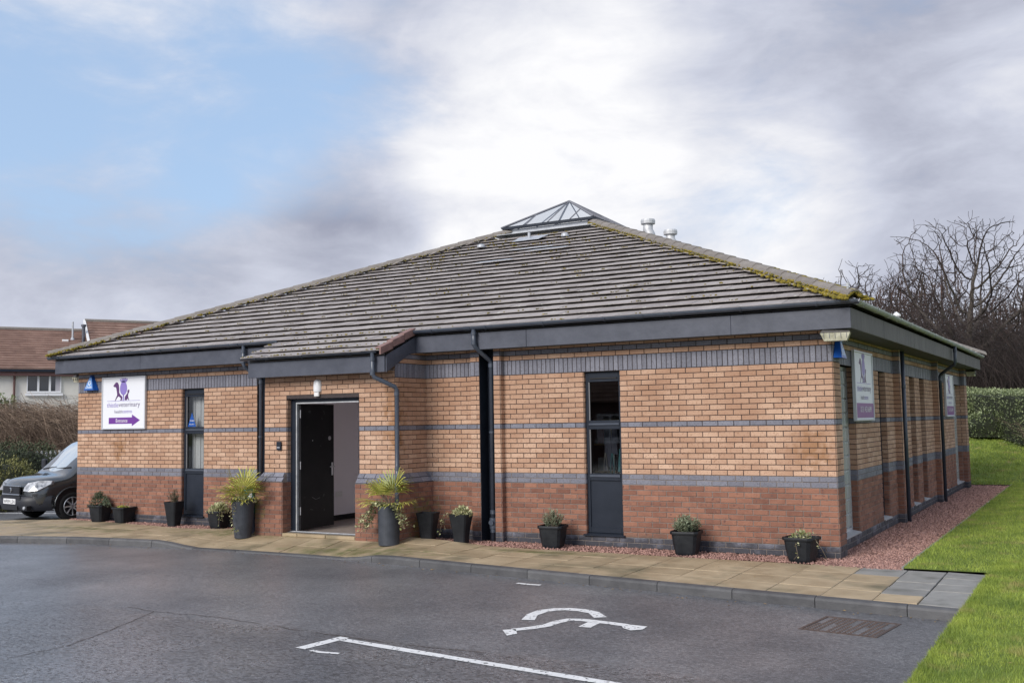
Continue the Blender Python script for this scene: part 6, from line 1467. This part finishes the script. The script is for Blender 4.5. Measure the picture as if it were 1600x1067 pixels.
# brown undergrowth of the wood, one mass
def arcs(n, pos_fn, h_fn, rad, rnd_fn, seg=4, droop=1.0, wob=.25):
    V = []; F = []; Rn = []
    a = rng.uniform(0, 2 * np.pi, n); base = pos_fn(n); H = h_fn(base); ln = H * rng.uniform(.3, 1.1, n)
    out = np.zeros((n, seg + 1, 3))
    for i in range(seg + 1):
        t_ = i / seg; out[:, i, 0] = base[:, 0] + np.cos(a) * ln * t_ ** 1.3; out[:, i, 1] = base[:, 1] + np.sin(a) * ln * t_ ** 1.3; out[:, i, 2] = base[:, 2] + H * (1.6 * t_ - .75 * droop * t_ * t_)
    out += rng.normal(0, wob * .1, out.shape) * H[:, None, None]; out[:, 0] = base
    ang = np.array([0, 2.094, 4.189]); idx = 0
    rr = rad * rng.uniform(.5, 1.3, n)
    ring = np.stack([np.cos(ang), np.sin(ang), np.sin(ang * 1.0 + 1)], 1)
    V = out[:, :, None, :] + ring[None, None] * (rr[:, None, None, None] * (1 - .7 * np.linspace(0, 1, seg + 1))[None, :, None, None])
    V = V.reshape(n, -1, 3); fl = []
    for i in range(seg):
        for j in range(3): fl.append((i * 3 + j, i * 3 + (j + 1) % 3, (i + 1) * 3 + (j + 1) % 3, (i + 1) * 3 + j))
    fl = np.array(fl, np.int32); F = fl[None] + (np.arange(n) * (seg + 1) * 3)[:, None, None]
    return V.reshape(-1, 3), F.reshape(-1, 4), np.repeat(rnd_fn(n), len(fl))
def pos_wood(n):
    px = rng.uniform(1270, 1700, n); dp = rng.uniform(40, 74, n); o = np.zeros((n, 3))
    for i in range(n): p = P2(px[i], 640, dp[i]); o[i] = (p.x, p.y, lawn_h(p.x, p.y))
    return o
V, F, rn = arcs(15000, pos_wood, lambda b: rng.uniform(1.6, 5.2, len(b)), .014, lambda n: rng.uniform(0, 1, n))
tag(npmesh('undergrowth', V, F, rn, 'twig_dark'), 'dark brown thicket of brambles and saplings under the bare trees', 'thicket', kind='stuff')
# wooded bank behind
mb = MB(); nX = 40
gv = []
for j in range(7):
    for i in range(nX + 1):
        px = 1150 + i * 18; p = P2(px, 640, 62 + j * 7); gv.append((p.x, p.y, 1.6 + [0, .9, 2.3, 3.4, 4.0, 4.1, -2][j] * (1 + .18 * noise.noise(Vector((i * .25, j * .5, 0)))) * min(1, max(.25, (px - 1200) / 250))))
mb.add(gv, [(j * (nX + 1) + i, j * (nX + 1) + i + 1, (j + 1) * (nX + 1) + i + 1, (j + 1) * (nX + 1) + i) for j in range(6) for i in range(nX)])
struct(mb.build('hill', 'bramble_core', smooth=True))

# ------------------------------------------------------------------ hedges and shrubs
def leafy(name, label, cat, path, width, zfun, hfun, n, matn, ll, lw, core='hedge_core', grp=None, bulge=.12, stems=0):
    """a clipped hedge along a path of (x, y); core body plus a skin of leaves"""
    t = thing(name, label, cat, (path[0][0], path[0][1], zfun(*path[0])), 0, grp)
    segs = [(Vector((*a, 0)), Vector((*b, 0))) for a, b in zip(path, path[1:])]; L_ = [(b - a).length for a, b in segs]; tot = sum(L_)
    def at(s):
        for (a, b), l in zip(segs, L_):
            if s <= l + 1e-6: d = (b - a) / l; return a + d * s, d
            s -= l
        return segs[-1][1], (segs[-1][1] - segs[-1][0]).normalized()
    q = MB(); m_ = max(6, int(tot / .5)); g = []; K_ = 9
    for i in range(m_ + 1):
        p, d = at(tot * i / m_); s_ = Vector((d.y, -d.x, 0)); z = zfun(p.x, p.y); h = hfun(p.x, p.y); e = .55 if i in (0, m_) else 1
        for j in range(K_):
            a = PI * j / (K_ - 1); w = width / 2 * .86 * e; x = math.cos(a); y_ = math.sin(a); k = 1 / max(abs(x), abs(y_)) ** .75 * (1 + .5 * bulge * noise.noise(Vector((p.x * 1.3, p.y * 1.3, j))))
            g.append(p + s_ * (x * w * k * .9) + Vector((0, 0, z + .03 + h * .93 * e * min(1, y_ * k))))
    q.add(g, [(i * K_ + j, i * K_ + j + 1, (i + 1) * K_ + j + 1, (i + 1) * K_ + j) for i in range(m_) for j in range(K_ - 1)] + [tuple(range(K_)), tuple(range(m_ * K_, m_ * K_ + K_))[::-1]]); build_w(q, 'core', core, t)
    q = MB()
    for i in range(n):
        p, d = at(R.uniform(-.15, tot + .15) if False else R.uniform(0, tot)); s_ = Vector((d.y, -d.x, 0)); z = zfun(p.x, p.y); h = hfun(p.x, p.y); a = PI * R.random(); x = math.cos(a); y_ = math.sin(a); k = 1 / max(abs(x), abs(y_)) ** .8
        b = 1 + bulge * noise.noise(Vector((p.x * 1.6, p.y * 1.6, a * 2))) + R.gauss(0, .035)
        w = width / 2 * .93; pos = p + s_ * (x * w * k * .95 * b) + Vector((0, 0, z + h * min(1, y_ * k) * (1 + (b - 1) * .6) * R.uniform(.985, 1.015)))
        nrm = (s_ * x + Vector((0, 0, y_ + .2))).normalized(); leaf(q, pos - nrm * .02, nrm + Vector((R.gauss(0, .7), R.gauss(0, .7), R.gauss(0, .5))), ll * R.uniform(.6, 1.3), lw * R.uniform(.7, 1.2), min(1, max(0, .45 + 1.3 * (b - 1) + R.gauss(0, .25))))
    build_w(q, 'foliage', matn, t); return t
lz = lambda x, y: lawn_h(x, y)
leafy('clipped_hedge', 'clipped evergreen hedge with a flat pale green top, curving along the lawn behind the building', 'hedge', [(-6, 31.5), (-3.0, 29.5), (-1.3, 27.6), (.2, 24.4), (1.75, 21.0), (2.9, 17.5), (3.6, 14)], 1.7, lz, lambda x, y: 1.22 + (.45 if y < 22 else .45 * max(0, (27 - y) / 5)), 42000, 'leaf_hedge', .062, .017)
# low bare brambles in front of the hedge
V, F, rn = arcs(1500, lambda n: np.array([(lambda y: (1.05 + (22.5 - y) * .32 + R.gauss(0, .25), y, lawn_h(1, y)))(R.uniform(15.5, 23)) for _ in range(n)]), lambda b: rng.uniform(.4, 1.0, len(b)), .006, lambda n: rng.uniform(0, 1, n))
tag(npmesh('bramble_patch', V, F, rn, 'twig_brown'), 'bare brown brambles tangled into the front of the clipped hedge', 'brambles', kind='stuff')
def shrub(name, label, x, y, z, r, h, n, matn, ll=.09, lw=.022, core='hedge_core', grp=None):
    t = thing(name, label, 'shrub', (x, y, z), 0, grp); q = MB(); vs = []; M_, K_ = 7, 14
    def rad(a, e): return 1 + .22 * noise.noise(Vector((math.cos(a) * 1.7 + x, math.sin(a) * 1.7 + y, e * 2.2)))
    for i in range(M_):
        e = PI / 2 * i / (M_ - 1)
        for j in range(K_): a = 2 * PI * j / K_; k = rad(a, e) * .86; vs.append((r * k * math.cos(a) * math.cos(e) ** .6, r * k * math.sin(a) * math.cos(e) ** .6, h * k * math.sin(e)))
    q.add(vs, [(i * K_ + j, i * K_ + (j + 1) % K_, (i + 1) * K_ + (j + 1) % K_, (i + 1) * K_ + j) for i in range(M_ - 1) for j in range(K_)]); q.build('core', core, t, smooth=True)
    q = MB()
    for i in range(n):
        a = R.uniform(0, 2 * PI); e = math.asin(R.random()); k = rad(a, e) * (1 + R.gauss(0, .045)); p = Vector((r * k * math.cos(a) * math.cos(e) ** .6, r * k * math.sin(a) * math.cos(e) ** .6, h * k * math.sin(e)))
        leaf(q, p * .97, p.normalized() + Vector((R.gauss(0, .7), R.gauss(0, .7), R.gauss(.1, .5))), ll * R.uniform(.6, 1.3), lw * R.uniform(.7, 1.2), min(1, max(0, .45 + 1.4 * (k - 1) + R.gauss(0, .22))))
    q.build('foliage', matn, t); return t
p = P2(30, 700, 27.5); shrub('evergreen_shrub', 'rounded dark evergreen shrub to the left of the van roof', p.x, p.y, -.1, 1.3, 1.5, 9000, 'leaf_conifer', .07, .014)
p = P2(-20, 700, 28.5); shrub('evergreen_shrub', 'wide dark evergreen shrub cut off by the picture edge above the van bonnet', p.x, p.y, -.1, 1.5, 1.55, 8000, 'leaf_conifer', .07, .014)
p = P2(2, 715, 25.0); shrub('olive_shrub', 'loose olive and brown shrub in front of the dark evergreens, left of the van', p.x, p.y, -.1, .85, 1.18, 4200, 'leaf_yellow', .08, .014)
p = P2(2, 640, 40); shrub('laurel_shrub', 'small bright green laurel poking over the brown thicket by the cream house', p.x, p.y, 0, .8, 3.0, 2500, 'leaf_hedge', .16, .05)
for i, (px, dp, r, h, lb) in enumerate(((1520, 36, .5, .75, 'small glossy evergreen beside the big tree trunk, over the hedge top'), (1556, 34, 1.1, .62, 'spreading rhododendron with pale leaf tips showing above the hedge'))):
    p = P2(px, 640, dp); shrub('evergreen_shrub', lb, p.x, p.y, lawn_h(p.x, p.y), r, h + .25, 2600, 'leaf_hedge', .09, .024)
# brown thicket at the west
def pos_w(n):
    px = rng.uniform(-60, 175, n); dp = rng.uniform(31, 40, n); o = np.zeros((n, 3))
    for i in range(n): p = P2(px[i], 640, dp[i]); o[i] = (p.x, p.y, -.1)
    return o
V, F, rn = arcs(9500, pos_w, lambda b: rng.uniform(1.2, 2.65, len(b)) * 1.42, .0085, lambda n: rng.uniform(0, 1, n) ** 1.2, seg=5, droop=1.15, wob=.45)
tag(npmesh('bramble_thicket', V, F, rn, 'twig_brown'), 'mound of bare arching brown stems below the cream house, behind the van', 'thicket', kind='stuff')
mb = MB(); gv = []
for j in range(6):
    for i in range(15): p = P2(-80 + i * 18, 640, 32.5 + j * 2.2); gv.append((p.x, p.y, [-.3, 1.5, 2.2, 2.4, 1.9, -.3][j] * (1 + .15 * noise.noise(Vector((i * .6, j, 0))))))
mb.add(gv, [(j * 15 + i, j * 15 + i + 1, (j + 1) * 15 + i + 1, (j + 1) * 15 + i) for j in range(5) for i in range(14)]); struct(mb.build('bank', 'bramble_core', smooth=True))
# white railings between shrub and van
fence = thing('white_railing', 'short run of white metal railings between the evergreen shrub and the van', 'fence', tuple(P2(70, 700, 29)[:2]) + (-.12,))
a = P2(58, 700, 29); b = P2(100, 700, 29.5); n = 7
for i in range(n):
    x = a.x + (b.x - a.x) * i / (n - 1); y = a.y + (b.y - a.y) * i / (n - 1); q = MB(); q.box((x - .022, y - .022, -.12), (x + .022, y + .022, 1.22)); build_w(q, 'baluster', 'fence_white', fence)
for z in (.25, 1.0): q = MB(); q.tube([(a.x, a.y, z), (b.x, b.y, z)], .025, 5); build_w(q, 'rail', 'fence_white', fence)
# glazed building and posts far beyond the hedge
p = P2(1530, 600, 84); fb = thing('glazed_building', 'pale blue clad building glimpsed between the wall end and the tree branches', 'building', (p.x, p.y, 0), .1)
q = MB(); q.box((-1.3, 0, 0), (1.0, 6, 6.2)); q.build('cladding', 'cladding_blue', fb)
for z in (1.2, 2.9, 4.4): q = MB(); q.box((-1.1, -.03, z), (.8, -.002, z + .9)); q.build('window', 'window_far', fb)
p = P2(1544, 600, 60); lp = thing('white_pole', 'thin white pole beyond the hedge beside the big tree', 'pole', (p.x, p.y, 0)); q = MB(); q.tube([(0, 0, 0), (0, 0, 4.9)], [.09, .07], 8); q.build('shaft', 'white_paint', lp); q = MB(); q.lathe([(.0, 4.98), (.09, 4.9), (.1, 4.86)], n=8); q.build('cap', 'galv', lp)
p = P2(1566, 600, 55); lp = thing('red_post', 'red post with a small white plate beyond the hedge', 'post', (p.x, p.y, 0)); q = MB(); q.box((-.09, -.04, 0), (.09, .04, 4.15), bev=.01); q.build('shaft', 'post_red', lp); q = MB(); q.box((-.06, -.06, 3.5), (.06, -.041, 3.8)); q.build('plate', 'white_paint', lp)
